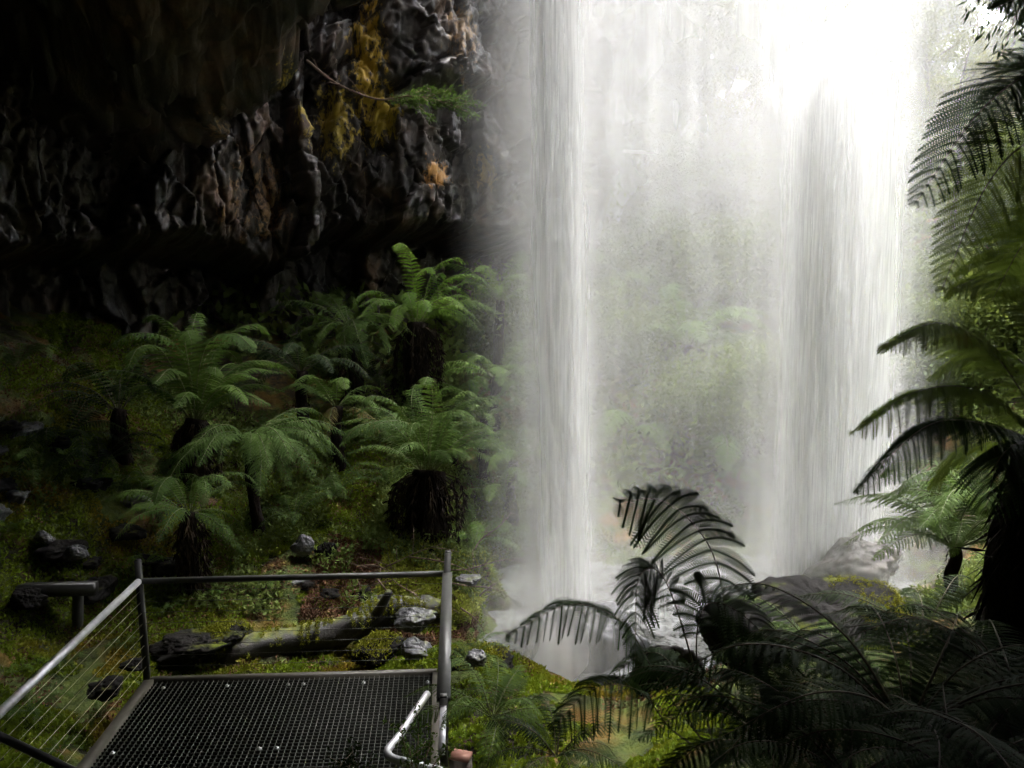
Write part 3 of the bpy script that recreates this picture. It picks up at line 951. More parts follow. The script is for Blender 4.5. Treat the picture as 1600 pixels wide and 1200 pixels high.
for k, (px, py, Yk, fl_) in enumerate([(1180, 1110, 3.7, .9), (1330, 1180, 3.0, .85), (1500, 1180, 2.9, .9), (1520, 1060, 4.3, 1.0), (1350, 1080, 4.4, .9), (1600, 1190, 2.8, .8)]):
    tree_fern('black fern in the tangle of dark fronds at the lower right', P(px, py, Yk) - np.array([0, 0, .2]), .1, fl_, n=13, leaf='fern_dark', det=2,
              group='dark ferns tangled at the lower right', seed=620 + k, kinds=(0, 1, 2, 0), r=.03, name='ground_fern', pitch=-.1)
for k, (px, py, Yk) in enumerate([(30, 1010, 8.6), (100, 990, 9.0), (90, 1110, 7.4), (180, 960, 9.6), (20, 890, 10.2), (150, 1040, 8.2), (260, 940, 10.4), (420, 900, 11.2), (330, 920, 10.8)]):
    g_ = on_ground(px, py, Yk)
    tree_fern('tiny fern in the moss around the left rail', g_, .05, rf.uniform(.25, .45), n=9, leaf=rf.choice(['fern', 'fern_pale']), det=1,
              group='tiny ferns around the left rail', seed=660 + k, kinds=(1, 0, 3), r=.02, name='ground_fern')

# ------------------------------------------------------------------ rocks, logs, twigs
def rock(name, label, c, size, m, cat='rock', seed=0, rot=0.0, group=None, sink=.0, planes=12, sub=52):
    rg = np.random.default_rng(seed)
    nu, nv = sub * 2, sub
    th = np.linspace(0, 2 * math.pi, nu + 1)
    ph = np.linspace(.001, math.pi - .001, nv)
    T, Ph = np.meshgrid(th, ph, indexing='ij')
    D = np.stack([np.cos(T) * np.sin(Ph), np.sin(T) * np.sin(Ph), np.cos(Ph)], -1).reshape(-1, 3)
    r = np.full(len(D), 1.15)
    for k in range(planes):
        nn = rg.normal(size=3)
        nn /= np.linalg.norm(nn)
        dd = rg.uniform(.62, .95)
        dp = D @ nn
        r = np.minimum(r, np.where(dp > .05, dd / np.maximum(dp, .05), 9))
    cv, cd, ce, cg = cells(D * 3.1 + seed, seed)
    r = r * (1 + fbm(D * 2.2 + seed, 4, seed) * .20 + fbm(D * 9 + seed, 4, seed + 5) * .06 + (cv - .5) * .16 - .05 * (1 - sstep(0, .12, ce)))
    V = D * r[:, None] * np.array(size)
    cs, sn = math.cos(rot), math.sin(rot)
    V = np.stack([V[:, 0] * cs - V[:, 1] * sn, V[:, 0] * sn + V[:, 1] * cs, V[:, 2]], 1)
    mb = MB()
    grid(mb, V, nu + 1, nv, flip=True)
    o = mb.build(name, M[m], smooth=True)
    o.location = tuple(c)
    return tag(o, label, cat, group)


def rock_px(label, px, py, Y, wpx, hpx, m, seed=0, name='rock', cat='rock', group=None, depth=.8, rot=0.0):
    c = P(px, py, Y)
    k = Y / F
    return rock(name, label, c, (wpx * k / 2, wpx * k / 2 * depth, hpx * k / 2), m, cat, seed, rot, group)


GRK = 'boulders round the plunge pool'
rock_px('wet dark grey boulder standing in the white spray of the narrow fall', 942, 1015, 11.0, 140, 150, 'wet_boulder', 3, 'boulder', 'boulder', GRK)
rock_px('large pale boulder at the right edge of the wide fall', 1335, 885, 12.75, 150, 110, 'pale_boulder', 6, 'boulder', 'boulder', GRK, .55)
rock_px('dark rounded boulder with yellow green moss on its right shoulder', 1290, 985, 7.6, 300, 125, 'boulder', 9, 'boulder', 'boulder', GRK)
rock_px('small dark boulder behind the drooping fronds left of the mossy one', 1140, 985, 7.8, 110, 95, 'boulder', 12, 'boulder', 'boulder', GRK)
rock_px('dark boulder hidden behind the curled frond', 1050, 1055, 7.4, 120, 100, 'boulder', 15, 'boulder', 'boulder', GRK)
rock_px('mossy rock on the pool edge right of the corner post', 755, 1045, 8.6, 110, 80, 'boulder', 18, 'boulder', 'boulder', GRK)
GRS = 'grey stones on the bank behind the deck'
rock_px('grey stone in the moss above the back rail', 474, 856, 12.0, 36, 36, 'rock', 21, 'stone', 'stone', GRS)
rock_px('dark stone right of the grey one above the back rail', 512, 862, 12.0, 36, 30, 'boulder', 23, 'stone', 'stone', GRS)
rock_px('cracked grey stone at the right end of the log', 645, 965, 10.2, 64, 40, 'rock', 24, 'stone', 'stone', GRS)
rock_px('pale flat stone on top of the twigs behind the log', 610, 938, 10.7, 55, 14, 'rock', 27, 'stone', 'stone', GRS)
rock_px('grey stone at the deck edge beside the right post', 655, 1022, 9.2, 62, 42, 'rock', 30, 'stone', 'stone', GRS)
rock_px('rounded mossy stone left of the deck edge stone', 590, 1015, 9.4, 80, 40, 'boulder', 33, 'stone', 'stone', GRS)
rock_px('dark mossy slab on the bank behind the left post', 345, 990, 9.9, 90, 24, 'boulder', 36, 'stone', 'stone', GRS)
rock_px('grey stone right of the back rail near the spray', 730, 905, 11.8, 50, 14, 'rock', 39, 'stone', 'stone', GRS)
for k, (px, py, Yk, wk, hk, lab) in enumerate([(70, 840, 10.3, 30, 20, 'grey stone in orange moss at the far left'), (120, 865, 10.2, 36, 22, 'grey stone below the orange moss on the left slope'),
                                               (40, 935, 9.6, 60, 40, 'dark stone below the dark timber rail'), (165, 1075, 8.0, 60, 30, 'dark stone seen through the left cables'),
                                               (210, 1040, 8.4, 40, 22, 'stone beside the left post foot'), (300, 1010, 9.6, 110, 50, 'dark stone behind the left deck corner'),
                                               (745, 1028, 7.4, 40, 26, 'reddish stone in the ferns right of the rail')]):
    rock_px(lab, px, py, Yk, wk, hk, 'rock' if k in (0, 1, 6) else 'boulder', 50 + k, 'stone', 'stone', GRS)

def moss_tufts(o, n, keep, seed, L=.035):
    """cushions of moss that stand out from a rock or log, as a part of it"""
    me = o.data
    V = np.zeros(len(me.vertices) * 3)
    me.vertices.foreach_get('co', V)
    V = V.reshape(-1, 3)
    Nn = np.zeros(len(me.vertices) * 3)
    me.vertex_normals.foreach_get('vector', Nn)
    Nn = Nn.reshape(-1, 3)
    rg = np.random.default_rng(seed)
    ok = np.where(keep(V, Nn) & (fbm(V * 3.0 + seed, 3, seed) > -.12))[0]
    i = rg.choice(ok, n)
    C = V[i] + rg.normal(size=(n, 3)) * .018 + Nn[i] * rg.uniform(-.008, .012, (n, 1))
    mb = MB()
    leaf_quads(mb, C, L, L * .6, rg, 0, dirs=Nn[i] * .5 + rg.normal(size=(n, 3)) * .6, up=.1)
    mb.build('moss', M['moss_yellow'], o)


for o in list(COL.objects):
    if o.get('label', '').startswith('dark rounded boulder with yellow'):
        moss_tufts(o, 7000, lambda V, Nn: (Nn[:, 2] > .15) & (V[:, 0] > .18 + .25 * fbm(V * 3, 3, 8)) & (fbm(V * 7, 3, 3) > -.12), 5, .020)
    elif o.get('label', '').startswith(('mossy rock on the pool', 'rounded mossy stone', 'dark mossy slab')):
        moss_tufts(o, 2200, lambda V, Nn: Nn[:, 2] > .45, 6, .035)

for k in range(26):
    rr_ = random.Random(900 + k)
    px, py = (rr_.uniform(0, 230), rr_.uniform(720, 1000)) if k < 18 else (rr_.uniform(240, 640), rr_.uniform(845, 890))
    p_ = P(px, py, 10.2 + (1000 - py) * .008)
    sz = rr_.uniform(.10, .26)
    rock('stone', 'dark stone half sunk in the moss of the shaded left slope' if k < 18 else 'dark stone half sunk in the moss and twigs above the back rail', (p_[0], p_[1], G(p_[0], p_[1]) + sz * .1), (sz * 1.3, sz, sz * .6),
         'boulder' if k % 3 else 'rock', 'stone', 700 + k, rr_.uniform(0, 6), 'stones on the shaded left slope' if k < 18 else 'stones above the back rail', sub=30)

# the mossy log
lg = thing('fallen_log', 'mossy fallen log lying behind the deck', 'log', P(520, 985, 10.1))
o0 = np.array(lg.location)
mb = MB()
pts = curve_pts([P(300, 1035, 9.7), P(400, 1010, 9.9), P(520, 980, 10.2), P(620, 958, 10.5), P(700, 945, 10.7)], 40) - o0
pts = pts + np.stack([np.zeros(41), fbm(pts * 1.5, 2, 5) * .10, fbm(pts * 1.7, 2, 6) * .12 - .07], 1)
mb.tube(pts, list(np.linspace(.23, .17, 41)), 28, 0)
V = np.concatenate(mb.v)
nz_ = fbm(V * np.array([2.5, 5, 5]), 4, 77) * .16 + fbm(V * 12, 4, 79) * .07
idx = np.minimum(np.arange(len(V)) // 28, 40)
cen = pts[idx]
d_ = V - cen
mb.v = [cen + d_ * (1 + nz_ * 3)[:, None]]
lt_ = mb.build('trunk', M['log'], lg, smooth=True)
moss_tufts(lt_, 12000, lambda V, Nn: Nn[:, 2] > .0, 8, .026)
mb = MB()
mb.tube(curve_pts([P(585, 965, 10.35) - o0, P(600, 940, 10.2) - o0, P(608, 925, 10.1) - o0], 6), [.08, .075, .07, .065, .06, .055, .05], 10)
mb.build('branch_stub', M['log'], lg, smooth=True)

GT = 'bare fallen branches on the bank'
tw = [((520, 870), (600, 890), 12.0, 'thin branch left of the reddish twig pile'), ((560, 900), (690, 850), 11.9, 'reddish branch rising to the right post'),
      ((590, 905), (640, 965), 11.2, 'branch leaning down over the cracked stone'), ((620, 930), (720, 960), 10.9, 'pale branch crossing behind the right post'),
      ((700, 890), (830, 875), 12.4, 'long bare branch reaching into the spray'), ((700, 910), (800, 935), 12.0, 'bare branch low by the pool edge'),
      ((560, 885), (650, 905), 11.8, 'twig lying across the middle of the bank'), ((540, 925), (620, 905), 11.3, 'twig just above the log'),
      ((640, 870), (760, 905), 12.2, 'branch behind the top of the right post'), ((740, 860), (800, 800), 13.0, 'bare branch standing up in the spray'),
      ((500, 880), (560, 865), 12.1, 'twig beside the dark stone'), ((720, 950), (760, 990), 11.0, 'short branch at the water right of the post'),
      ((660, 940), (600, 890), 11.0, 'twig leaning left above the log end'), ((750, 930), (790, 900), 12.0, 'forked branch at the pool edge')]
for k, (a, b, Yk, lab) in enumerate(tw):
    rs = random.Random(200 + k)
    A, B = P(*a, Yk), P(*b, Yk + rs.uniform(-.4, .4))
    ln = np.linalg.norm(B - A)
    mid = [A + (B - A) * s + np.array([rs.uniform(-.06, .06), rs.uniform(-.06, .06), rs.uniform(-.05, .09)]) * ln for s in (.3, .65)]
    root = thing('fallen_branch', lab, 'branch', A, 0, GT)
    pts = curve_pts([A, *mid, B], 14) - A
    mb = MB()
    mb.tube(pts, list(np.linspace(.016, .005, 15)), 5)
    for j in range(5):
        i = rs.randrange(3, 13)
        dv = np.array([rs.uniform(-1, 1), rs.uniform(-.5, .5), rs.uniform(-.3, 1)])
        dv = dv / np.linalg.norm(dv) * ln * rs.uniform(.15, .35)
        mb.tube([pts[i], pts[i] + dv * .5 + np.array([0, 0, .02]), pts[i] + dv], [.007, .005, .003], 4)
    mb.build('limb', M['twig'], root)

# leaf and moss cover on the near ground
def scatter(n, x0, x1, y0, y1, rng, clump=1.2, thr=.5, seed=0, west=0.0):
    q = np.stack([rng.uniform(x0, x1, n), rng.uniform(y0, y1, n)], 1)
    k = fbm(np.concatenate([q * clump, np.zeros((n, 1))], 1), 3, seed) * .5 + .5
    q = q[k > thr + west * np.clip((-2.5 - q[:, 0]) / 3, 0, 1)]
    return np.concatenate([q, gz(q[:, 0], q[:, 1])[:, None]], 1)


mb = MB()
C = scatter(240000, -9.5, 2.2, 7.6, 16, NR, 1.1, .38, 2, .13)
C = C[C[:, 2] > -1.5]
leaf_quads(mb, C, .055, .036, NR, 0, up=.9)
C = scatter(70000, -8, -3.3, 5.2, 8.2, NR, 1.1, .36, 2)
leaf_quads(mb, C, .05, .032, NR, 0, up=.9)
C = scatter(90000, -1, 5, 4.2, 9.5, NR, 1.1, .40, 6)
C = C[(C[:, 2] > -1.5) & ((np.hypot(C[:, 0] - 1.0, (C[:, 1] - 6.3) * .8) < 1.0) | (C[:, 0] < .3) | (np.hypot(C[:, 0] - 3.9, C[:, 1] - 7.6) < .9))]
leaf_quads(mb, C, .045, .03, NR, 0, up=.9)
kind(mb.build('moss', M['moss_leaf']), 'stuff')
mb = MB()
C = scatter(90000, -9, 4, 7, 16, NR, 1.7, .5, 12)
C = C[C[:, 2] > -1.5]
C[:, 2] += .012
leaf_quads(mb, C, .06, .022, NR, 0, up=0.05)
C = scatter(26000, -3.2, -.6, 10.6, 12.6, NR, 1.7, .3, 13)
C[:, 2] += .03
leaf_quads(mb, C, .075, .022, NR, 0, up=0.1)
kind(mb.build('leaf_litter', simple('dead_leaf', (.045, .020, .010), (.15, .068, .032), 3, .8)), 'stuff')
mb = MB()
C = scatter(70000, -2.2, .7, 11.3, 14.8, NR, 1.0, .34, 44)
C = C[C[:, 2] > -1.45]
C[:, 2] += NR.uniform(0, .10, len(C))
leaf_quads(mb, C, .075, .032, NR, 0, up=.1)
kind(mb.build('grass', leaf_material('bank_grass', (.11, .15, .018), (.23, .26, .040), trans=.4, scale=1.5)), 'stuff')
# herb layer: soft green plants on the bank and the slope
mb = MB()
C = scatter(70000, -8, 2, 10.5, 21, NR, .7, .52, 22)
C = C[C[:, 2] > -1.0]
C[:, 2] += NR.uniform(0, .45, len(C)) * np.clip((C[:, 0] + 6) / 5, .3, 1)
leaf_quads(mb, C, .10, .045, NR, 0, up=.3)
C = scatter(50000, -2.6, 1.6, 12.2, 19, NR, 1.0, .3, 29)
C = C[C[:, 2] > -1.4]
C[:, 2] += NR.uniform(0, .25, len(C))
leaf_quads(mb, C, .085, .04, NR, 0, up=.4)
C = scatter(60000, 4.5, 14, 8.5, 17, NR, .7, .45, 25)
C = C[C[:, 2] > -1.4]
C[:, 2] += NR.uniform(0, .2, len(C))
leaf_quads(mb, C, .09, .04, NR, 0, up=.3)
kind(mb.build('undergrowth', M['shrub']), 'stuff')
mb = MB()
C = scatter(160000, -8, 40, 17, 75, NR, .35, .35, 28)
C[:, 2] += NR.uniform(0, 1, len(C)) ** 2 * 1.6 * (fbm(C * .5, 3, 33) * .5 + .6)
leaf_quads(mb, C, .20 + C[:, 1] * .006, .09 + C[:, 1] * .003, NR, 0, up=.2)
kind(mb.build('slope_undergrowth', M['shrub']), 'stuff')

# ------------------------------------------------------------------ shrubs and gum trees on the slope behind
def shrub_proto(seed, r=1.0, n=5600):
    rg = np.random.default_rng(seed)
    root = thing('shrub', '-', 'shrub')
    mb = MB()
    lb = MB()
    for k in range(7):
        an, tl = rg.uniform(0, 6.28), rg.uniform(.1, .8)
        tip = np.array([math.cos(an) * math.sin(tl), math.sin(an) * math.sin(tl), math.cos(tl)]) * r * rg.uniform(.8, 1.3)
        mb.tube([(0, 0, -.15), tip * .5 + rg.normal(size=3) * .06, tip], [.04, .025, .008], 5)
        for j in range(4):
            c = tip * rg.uniform(.55, 1.1) + rg.normal(size=3) * .22 * r
            C = c + rg.normal(size=(n // 28, 3)) * r * np.array([.24, .24, .16])
            leaf_quads(lb, C, .10, .038, rg, 0, up=-.2)
    mb.build('stem', M['dark_bark'], root)
    lb.build('foliage', M['shrub'], root)
    return root


def gum_proto(seed, h=16.0, bark='gum_bark', n=5200, lean=.08, low=7):
    rg = np.random.default_rng(seed)
    root = thing('gum_tree', '-', 'tree')
    tb, lb = MB(), MB()
    top = np.array([rg.normal() * lean * h, rg.normal() * lean * h, h])
    tr = curve_pts([(0, 0, -.6), top * .35 + rg.normal(size=3) * .25, top * .7 + rg.normal(size=3) * .35, top], 18)
    tb.tube(tr, list(np.linspace(h * .018, h * .004, 19)), 10)
    for k in range(15):
        i = rg.integers(low, 18)
        an = rg.uniform(0, 6.28)
        L = h * rg.uniform(.10, .24)
        d = np.array([math.cos(an), math.sin(an), rg.uniform(.25, 1.1)])
        d /= np.linalg.norm(d)
        e = tr[i] + d * L
        tb.tube(curve_pts([tr[i], tr[i] + d * L * .5 + rg.normal(size=3) * .15, e], 6), list(np.linspace(h * .006, h * .0015, 7)), 6)
        for j in range(5):
            c = tr[i] + d * L * rg.uniform(.6, 1.15) + rg.normal(size=3) * h * .035
            C = c + rg.normal(size=(n // 75, 3)) * h * np.array([.030, .030, .020])
            leaf_quads(lb, C, .34, .10, rg, 0, up=-.7)
    tb.build('trunk', M[bark], root)
    lb.build('crown', M['gum'], root)
    return root


def place(proto, used, label, group, loc, sc, rz):
    o = copy_tree(proto) if proto in used else proto
    used.append(proto)
    o.location = tuple(loc)
    o.rotation_euler = (0, 0, rz)
    o.scale = (sc,) * 3
    o['label'] = label
    o['group'] = group
    return o


used = []
BU = [gum_proto(410, 10, 'dark_bark', 7000, .05, 3), gum_proto(411, 11, 'dark_bark', 7000, .05, 3), gum_proto(412, 9, 'dark_bark', 7000, .05, 2)]
SH = [shrub_proto(300 + k) for k in range(4)]
rs = random.Random(5)
spots = []
for k in range(70):
    Yk = 18 + 40 * rs.random() ** 1.5
    px = rs.uniform(780, 1640)
    x = (px - 800) / F * Yk
    if Yk < 20 and px < 1000:
        continue
    spots.append((x, Yk, px))
for k, (x, Yk, px) in enumerate(spots):
    vis = px > 1420
    place(SH[k % 4], used, 'olive shrub on the far slope right of the wide fall' if vis else 'shrub blurred by falling water on the slope behind the falls',
          'shrubs on the slope right of the falls' if vis else 'shrubs on the slope behind the falls', (x, Yk, G(x, Yk) - .1), rs.uniform(.9, 1.6) * (1 + Yk * .012), rs.uniform(0, 6.28))
GU = [gum_proto(400, 17), gum_proto(401, 20), gum_proto(402, 15, 'dark_bark'), gum_proto(403, 13, 'dark_bark')]
gums = [(1005, 150, 34, 1, 1.1, 'pale trunked gum tree leaning behind the veil between the falls'), (1232, 300, 32, 0, 1.0, 'white trunked gum tree seen through the wide fall'),
        (1115, 180, 42, 2, 1.0, 'dark thin trunked gum tree right of the pale leaning gum'), (930, 230, 40, 3, 1.1, 'dense gum tree beside the narrow fall'),
        (1340, 260, 46, 0, .85, 'slender gum tree behind the right edge of the wide fall'), (1480, 200, 52, 1, .8, 'rounded gum tree on the skyline left of the hanging fronds'),
        (1560, 230, 44, 3, .9, 'sunlit bushy gum on the skyline behind the hanging fronds'), (1060, 190, 50, 1, 1.1, 'faint gum tree on the skyline between the falls'),
        (880, 150, 38, 2, 1.3, 'gum tree hidden behind the narrow fall'), (1410, 240, 55, 2, .9, 'faint gum tree on the skyline right of the wide fall'),
        (1170, 240, 48, 3, 1.0, 'bushy gum tree on the skyline left of the wide fall'), (1440, 480, 30, 3, .55, 'young gum tree low on the right slope'),
        (1475, 560, 24, 3, .42, 'young gum sapling above the bright ferns'), (820, 200, 33, 1, 1.1, 'gum tree at the end of the cliff')]
for k, (px, py, Yk, v, sc, lab) in enumerate(gums):
    x = (px - 800) / F * Yk
    place(GU[v], used, lab, 'gum trees behind the falls', (x, Yk, G(x, Yk)), sc, rs.uniform(0, 6.28))

for k, (px, Yk, sc) in enumerate([(860, 36, 1.0), (900, 30, .9), (945, 34, 1.0), (985, 42, 1.1), (1030, 38, .9), (1075, 33, .8), (1120, 40, .9), (1165, 46, .9), (1085, 50, 1.1), (960, 52, 1.3),
                                  (1215, 38, .32), (1260, 44, .30), (1320, 40, .34), (1380, 46, .40), (1430, 42, .85), (1340, 54, .62), (1395, 58, .8), (1270, 60, .5), (1010, 28, .6), (1150, 30, .55), (900, 45, 1.2), (1290, 30, .45), (840, 28, .9), (988, 56, 1.2), (1136, 56, 1.15), (1060, 62, 1.3)]):
    x = (px - 800) / F * Yk
    place(BU[k % 3], used, 'bushy small tree blurred by the veil on the slope behind the falls', 'bushy trees behind the falls', (x, Yk, G(x, Yk)), sc, rs.uniform(0, 6.28))
for k, (px, Yk, sc, lab) in enumerate([(1440, 50, .8, 'hazy bushy tree on the skyline just right of the wide fall'), (1500, 40, .6, 'olive bushy tree behind the hanging fronds'),
                                       (1545, 48, .9, 'yellow green bushy tree on the skyline behind the hanging fronds'), (1590, 36, .7, 'bushy tree at the right edge behind the hanging fronds')]):
    x = (px - 800) / F * Yk
    place(BU[k % 3], used, lab, 'bushy trees on the right skyline', (x, Yk, G(x, Yk)), sc, rs.uniform(0, 6.28))

# shrub hanging out of the cliff
a = P(500, 110, 16.2)
hb = thing('cliff_shrub', 'small leafy branch growing out of the cliff beside the orange lichen', 'shrub', a)
mb, lb = MB(), MB()
pts = curve_pts([P(480, 95, 16.6), P(525, 130, 16.0), P(590, 155, 15.4), P(650, 150, 15.0), P(725, 168, 14.8)], 30) - a
mb.tube(pts, list(np.linspace(.035, .006, 31)), 6)
rg = np.random.default_rng(9)
for k in range(16):
    i = rg.integers(14, 30)
    d = np.array([rg.uniform(.2, 1), rg.uniform(-.6, .6), rg.uniform(-.45, .35)])
    d *= rg.uniform(.3, .7) / np.linalg.norm(d)
    tip = pts[i] + d
    mb.tube([pts[i], pts[i] + d * .5, tip], [.01, .007, .004], 4)
    C = pts[i] + d * rg.uniform(.2, 1.1, (70, 1)) + rg.normal(size=(70, 3)) * .035
    leaf_quads(lb, C, .10, .03, rg, 0, dirs=np.tile(d, (70, 1)))
for k in range(6):
    i = rg.integers(2, 14)
    d = np.array([rg.uniform(-.9, -.1), rg.uniform(-.4, .2), rg.uniform(-.1, .35)])
    mb.tube([pts[i], pts[i] + d * .5 + np.array([0, 0, .05]), pts[i] + d], [.012, .008, .003], 4)
mb.build('branch', M['twig'], hb)
lb.build('foliage', M['fern'], hb)

# ------------------------------------------------------------------ the viewing deck
DA = np.array([(685 - 800) / F, 1.0, 0])
DA /= np.linalg.norm(DA)                       # along the deck, away from the viewer
BL, BR = PZ(240, 1062, 0), PZ(678, 1050, 0)
DC = (BR - BL) / np.linalg.norm(BR - BL)
WID = np.linalg.norm(BR - BL)
LEN = 3.6
dk = thing('viewing_deck', 'steel viewing deck with mesh floor and cable railings', 'deck', BL)
o0 = np.array(dk.location)
up = np.array([0, 0, 1.0])


def dp(a, b, z):                                # a across, b back from the far edge
    return DC * a - DA * b + up * z


mb = MB()
n1 = int(WID / .05)
for k in range(1, n1):
    mb.bar(dp(k * WID / n1, .03, -.022), dp(k * WID / n1, LEN, -.022), .006, .034)
for k in range(1, int(LEN / .05)):
    mb.bar(dp(.02, .02 + k * .05, -.0235), dp(WID - .02, .02 + k * .05, -.0235), .006, .030)
mb.build('grating', M['grate'], dk)
mb = MB()
mb.bar(dp(-.03, .0, -.05), dp(WID + .03, .0, -.05), .07, .14)
mb.build('edge_beam', M['edge'], dk)
mb = MB()
mb.bar(dp(-.03, .036, -.048), dp(-.03, LEN, -.048), .09, .14)
mb.build('edge_beam', M['edge'], dk)
mb = MB()
mb.bar(dp(WID + .03, .036, -.048), dp(WID + .03, LEN, -.048), .09, .14)
mb.build('edge_beam', M['edge'], dk)
for a in (.12, WID / 2, WID - .12):
    mb = MB()
    mb.bar(dp(a, .12, -.08), dp(a, .12, -1.4), .09, .09, up=(0, 1, 0))
    mb.build('support_leg', M['steel_dark'], dk)
mb = MB()
mb.bar(dp(.02, 1.8, -.13), dp(WID - .02, 1.8, -.13), .06, .14)
mb.build('joist', M['steel_dark'], dk)
for px, py in ((255, 1075), (355, 1072), (450, 1070), (474, 1069), (568, 1067), (405, 1170), (432, 1169), (176, 1177), (668, 1066)):
    q = PZ(px, py, .002) - o0
    mb = MB()
    mb.bar(q - DC * .018, q + DC * .018, .03, .012)
    mb.tube([q, q + up * .018], [.010, .008], 8)
    mb.build('grating_clip', M['galv'], dk)


def post(q0, h, wd=.06, m='steel_dark', lean=(0, 0)):
    mb = MB()
    t = q0 + np.array([lean[0], lean[1], h])
    mb.bar(q0 + np.array([0, 0, -.18]), t, wd, wd, up=DA)
    mb.bar(t, t + np.array([0, 0, .012]), wd * .8, wd * .8, up=DA)
    return mb.build('post', M[m], dk)


LT = PZ(218, 908, 1.0) - o0                     # where the left post meets the rails
RT = PZ(699, 896, 1.0) - o0
L0, R0 = dp(-.05, .02, 0), dp(WID + .08, .02, 0)
post(L0, 1.21, .055, 'steel_dark', (LT - L0)[:2] * 1.15)
post(R0, 1.22, .07, 'steel', (RT - R0)[:2] * 1.15)
LN = PZ(-60, 1170, 1.0) - o0                    # the near end of the left rail, outside the frame
RN = PZ(693, 1092, 1.0) - o0
post(np.array([LN[0], LN[1], 0]), 1.05, .055, 'steel_dark')
post(np.array([RN[0], RN[1], 0]), 1.02, .06, 'steel')
mb = MB()
mb.bar(LT, RT, .055, .045)
mb.build('handrail', M['steel'], dk)
mb = MB()
mb.tube([LT + up * .004 - DA * .03, (LT + LN) / 2, LN], .034, 16)
mb.build('handrail', M['rail_top'], dk, smooth=True)
mb = MB()
mb.bar(RT + up * .004 - DA * .03, RN, .10, .04)
mb.build('handrail', M['steel'], dk)
RN2 = PZ(690, 1175, .92) - o0
mb = MB()
mb.bar(RN - up * .05, RN2, .045, .045)
mb.build('handrail', M['rail_top'], dk)
for k in range(8):
    z = .90 - k * .108
    s = z / 1.0
    pl0, pl1 = L0 + (LT - L0) * s, np.array([LN[0], LN[1], 0]) * (1 - s) + LN * s
    pr0 = R0 + (RT - R0) * s
    pr1 = np.array([RN[0], RN[1], 0]) * (1 - s) + RN * s
    for (a_, b_, m_) in ((pl0, pl1, 'cable'), (pl0, pr0, 'cable_dark'), (pr0, pr1, 'cable')):
        mb = MB()
        mid = (a_ + b_) / 2 - up * .004
        mb.tube([a_, mid, b_], 0.0028 if m_ == 'cable' else .0024, 6)
        c_ = mb.build('cable', M[m_], dk)
        if a_ is pl0 and m_ == 'cable':
            d = (b_ - a_) / np.linalg.norm(b_ - a_)
            tb = MB()
            e = b_ - d * .16
            tb.tube([e, e + d * .03, e + d * .035, e + d * .10, e + d * .105, b_], [.005, .005, .009, .009, .005, .005], 8)
            tb.tube([e + d * .03 + up * .010, e + d * .10 + up * .010], .004, 6)
            tb.build('turnbuckle', M['galv'], c_)


def pipe(ctrl, r, m, n=24, smooth_=True):
    mb = MB()
    mb.tube(curve_pts(ctrl, n) - o0, r, 14)
    return mb.build('stair_handrail', M[m], dk, smooth=True)


pipe([P(668, 1084, 5.25), P(650, 1110, 5.05), P(622, 1152, 4.75), P(606, 1172, 4.62), P(612, 1184, 4.55), P(640, 1192, 4.52), P(700, 1208, 4.48), P(760, 1224, 4.45)], .027, 'rail_top', 40)
pipe([P(-40, 1132, 4.6), P(20, 1160, 4.55), P(60, 1179, 4.5), P(110, 1203, 4.45), P(160, 1225, 4.4)], .027, 'steel_dark')  # twin of the bright tube; dark colour stands in for its shaded side

# low timber rail on the left and the cut post on the right
rl = thing('timber_rail', 'dark timber rail on a stub post at the left edge', 'railing', P(75, 920, 9.8))
q = np.array(rl.location)
mb = MB()
mb.bar(P(-90, 925, 9.8) - q, P(150, 919, 9.8) - q, .14, .16)
mb.build('rail', M['steel_dark'], rl)
mb = MB()
mb.bar(P(122, 927, 9.8) - q, P(122, 1010, 9.8) - q, .10, .10, up=(0, 1, 0))
mb.build('post', M['steel_dark'], rl)
cp = P(720, 1183, 4.6)
wp = thing('wooden_post', 'short reddish cut timber post beside the right rail', 'post', cp)
mb = MB()
mb.bar((0, 0, 0), (0, 0, -.9), .13, .09, up=(.3, .95, 0))
mb.build('shaft', M['dark_bark'], wp)
mb = MB()
mb.bar((0, 0, .022), (0, 0, .0), .135, .095, up=(.3, .95, 0))
mb.build('cut_face', M['cut_wood'], wp)

# leafy sprigs growing up through the near edge
def sprig(label, base, tips, seed, leaf='fern_dark', n=60, L=.035):
    root = thing('leafy_sprig', label, 'shrub', base, 0, 'leafy sprigs at the deck edge')
    rg = np.random.default_rng(seed)
    mb, lb = MB(), MB()
    for tp in tips:
        tp = np.asarray(tp) - base
        pts = curve_pts([(0, 0, 0), tp * .5 + np.array([0, 0, .05]), tp], 10)
        mb.tube(pts, list(np.linspace(.006, .002, 11)), 5)
        for j in range(5):
            i = rg.integers(4, 10)
            d = rg.normal(size=3) * .09
            mb.tube([pts[i], pts[i] + d], [.003, .0015], 4)
            C = pts[i] + d * rg.uniform(.1, 1.1, (n // 4, 1)) + rg.normal(size=(n // 4, 3)) * .012
            leaf_quads(lb, C, L, .014, rg, 0)
        C = pts[rg.integers(3, 11, n)] + rg.normal(size=(n, 3)) * .022
        leaf_quads(lb, C, L, .014, rg, 0)
    mb.build('stem', M['twig'], root)
    lb.build('foliage', M[leaf], root)


sprig('leafy sprig growing inside the bend of the galvanised handrail', P(650, 1260, 4.35), [P(625, 1135, 4.6), P(655, 1125, 4.5), P(675, 1150, 4.4), P(700, 1165, 4.4), P(640, 1170, 4.3)], 1, 'fern')
sprig('dark leafy sprig at the bottom edge over the mesh floor', P(560, 1290, 4.0), [P(530, 1185, 4.0), P(550, 1165, 4.0), P(580, 1180, 4.0)], 2)

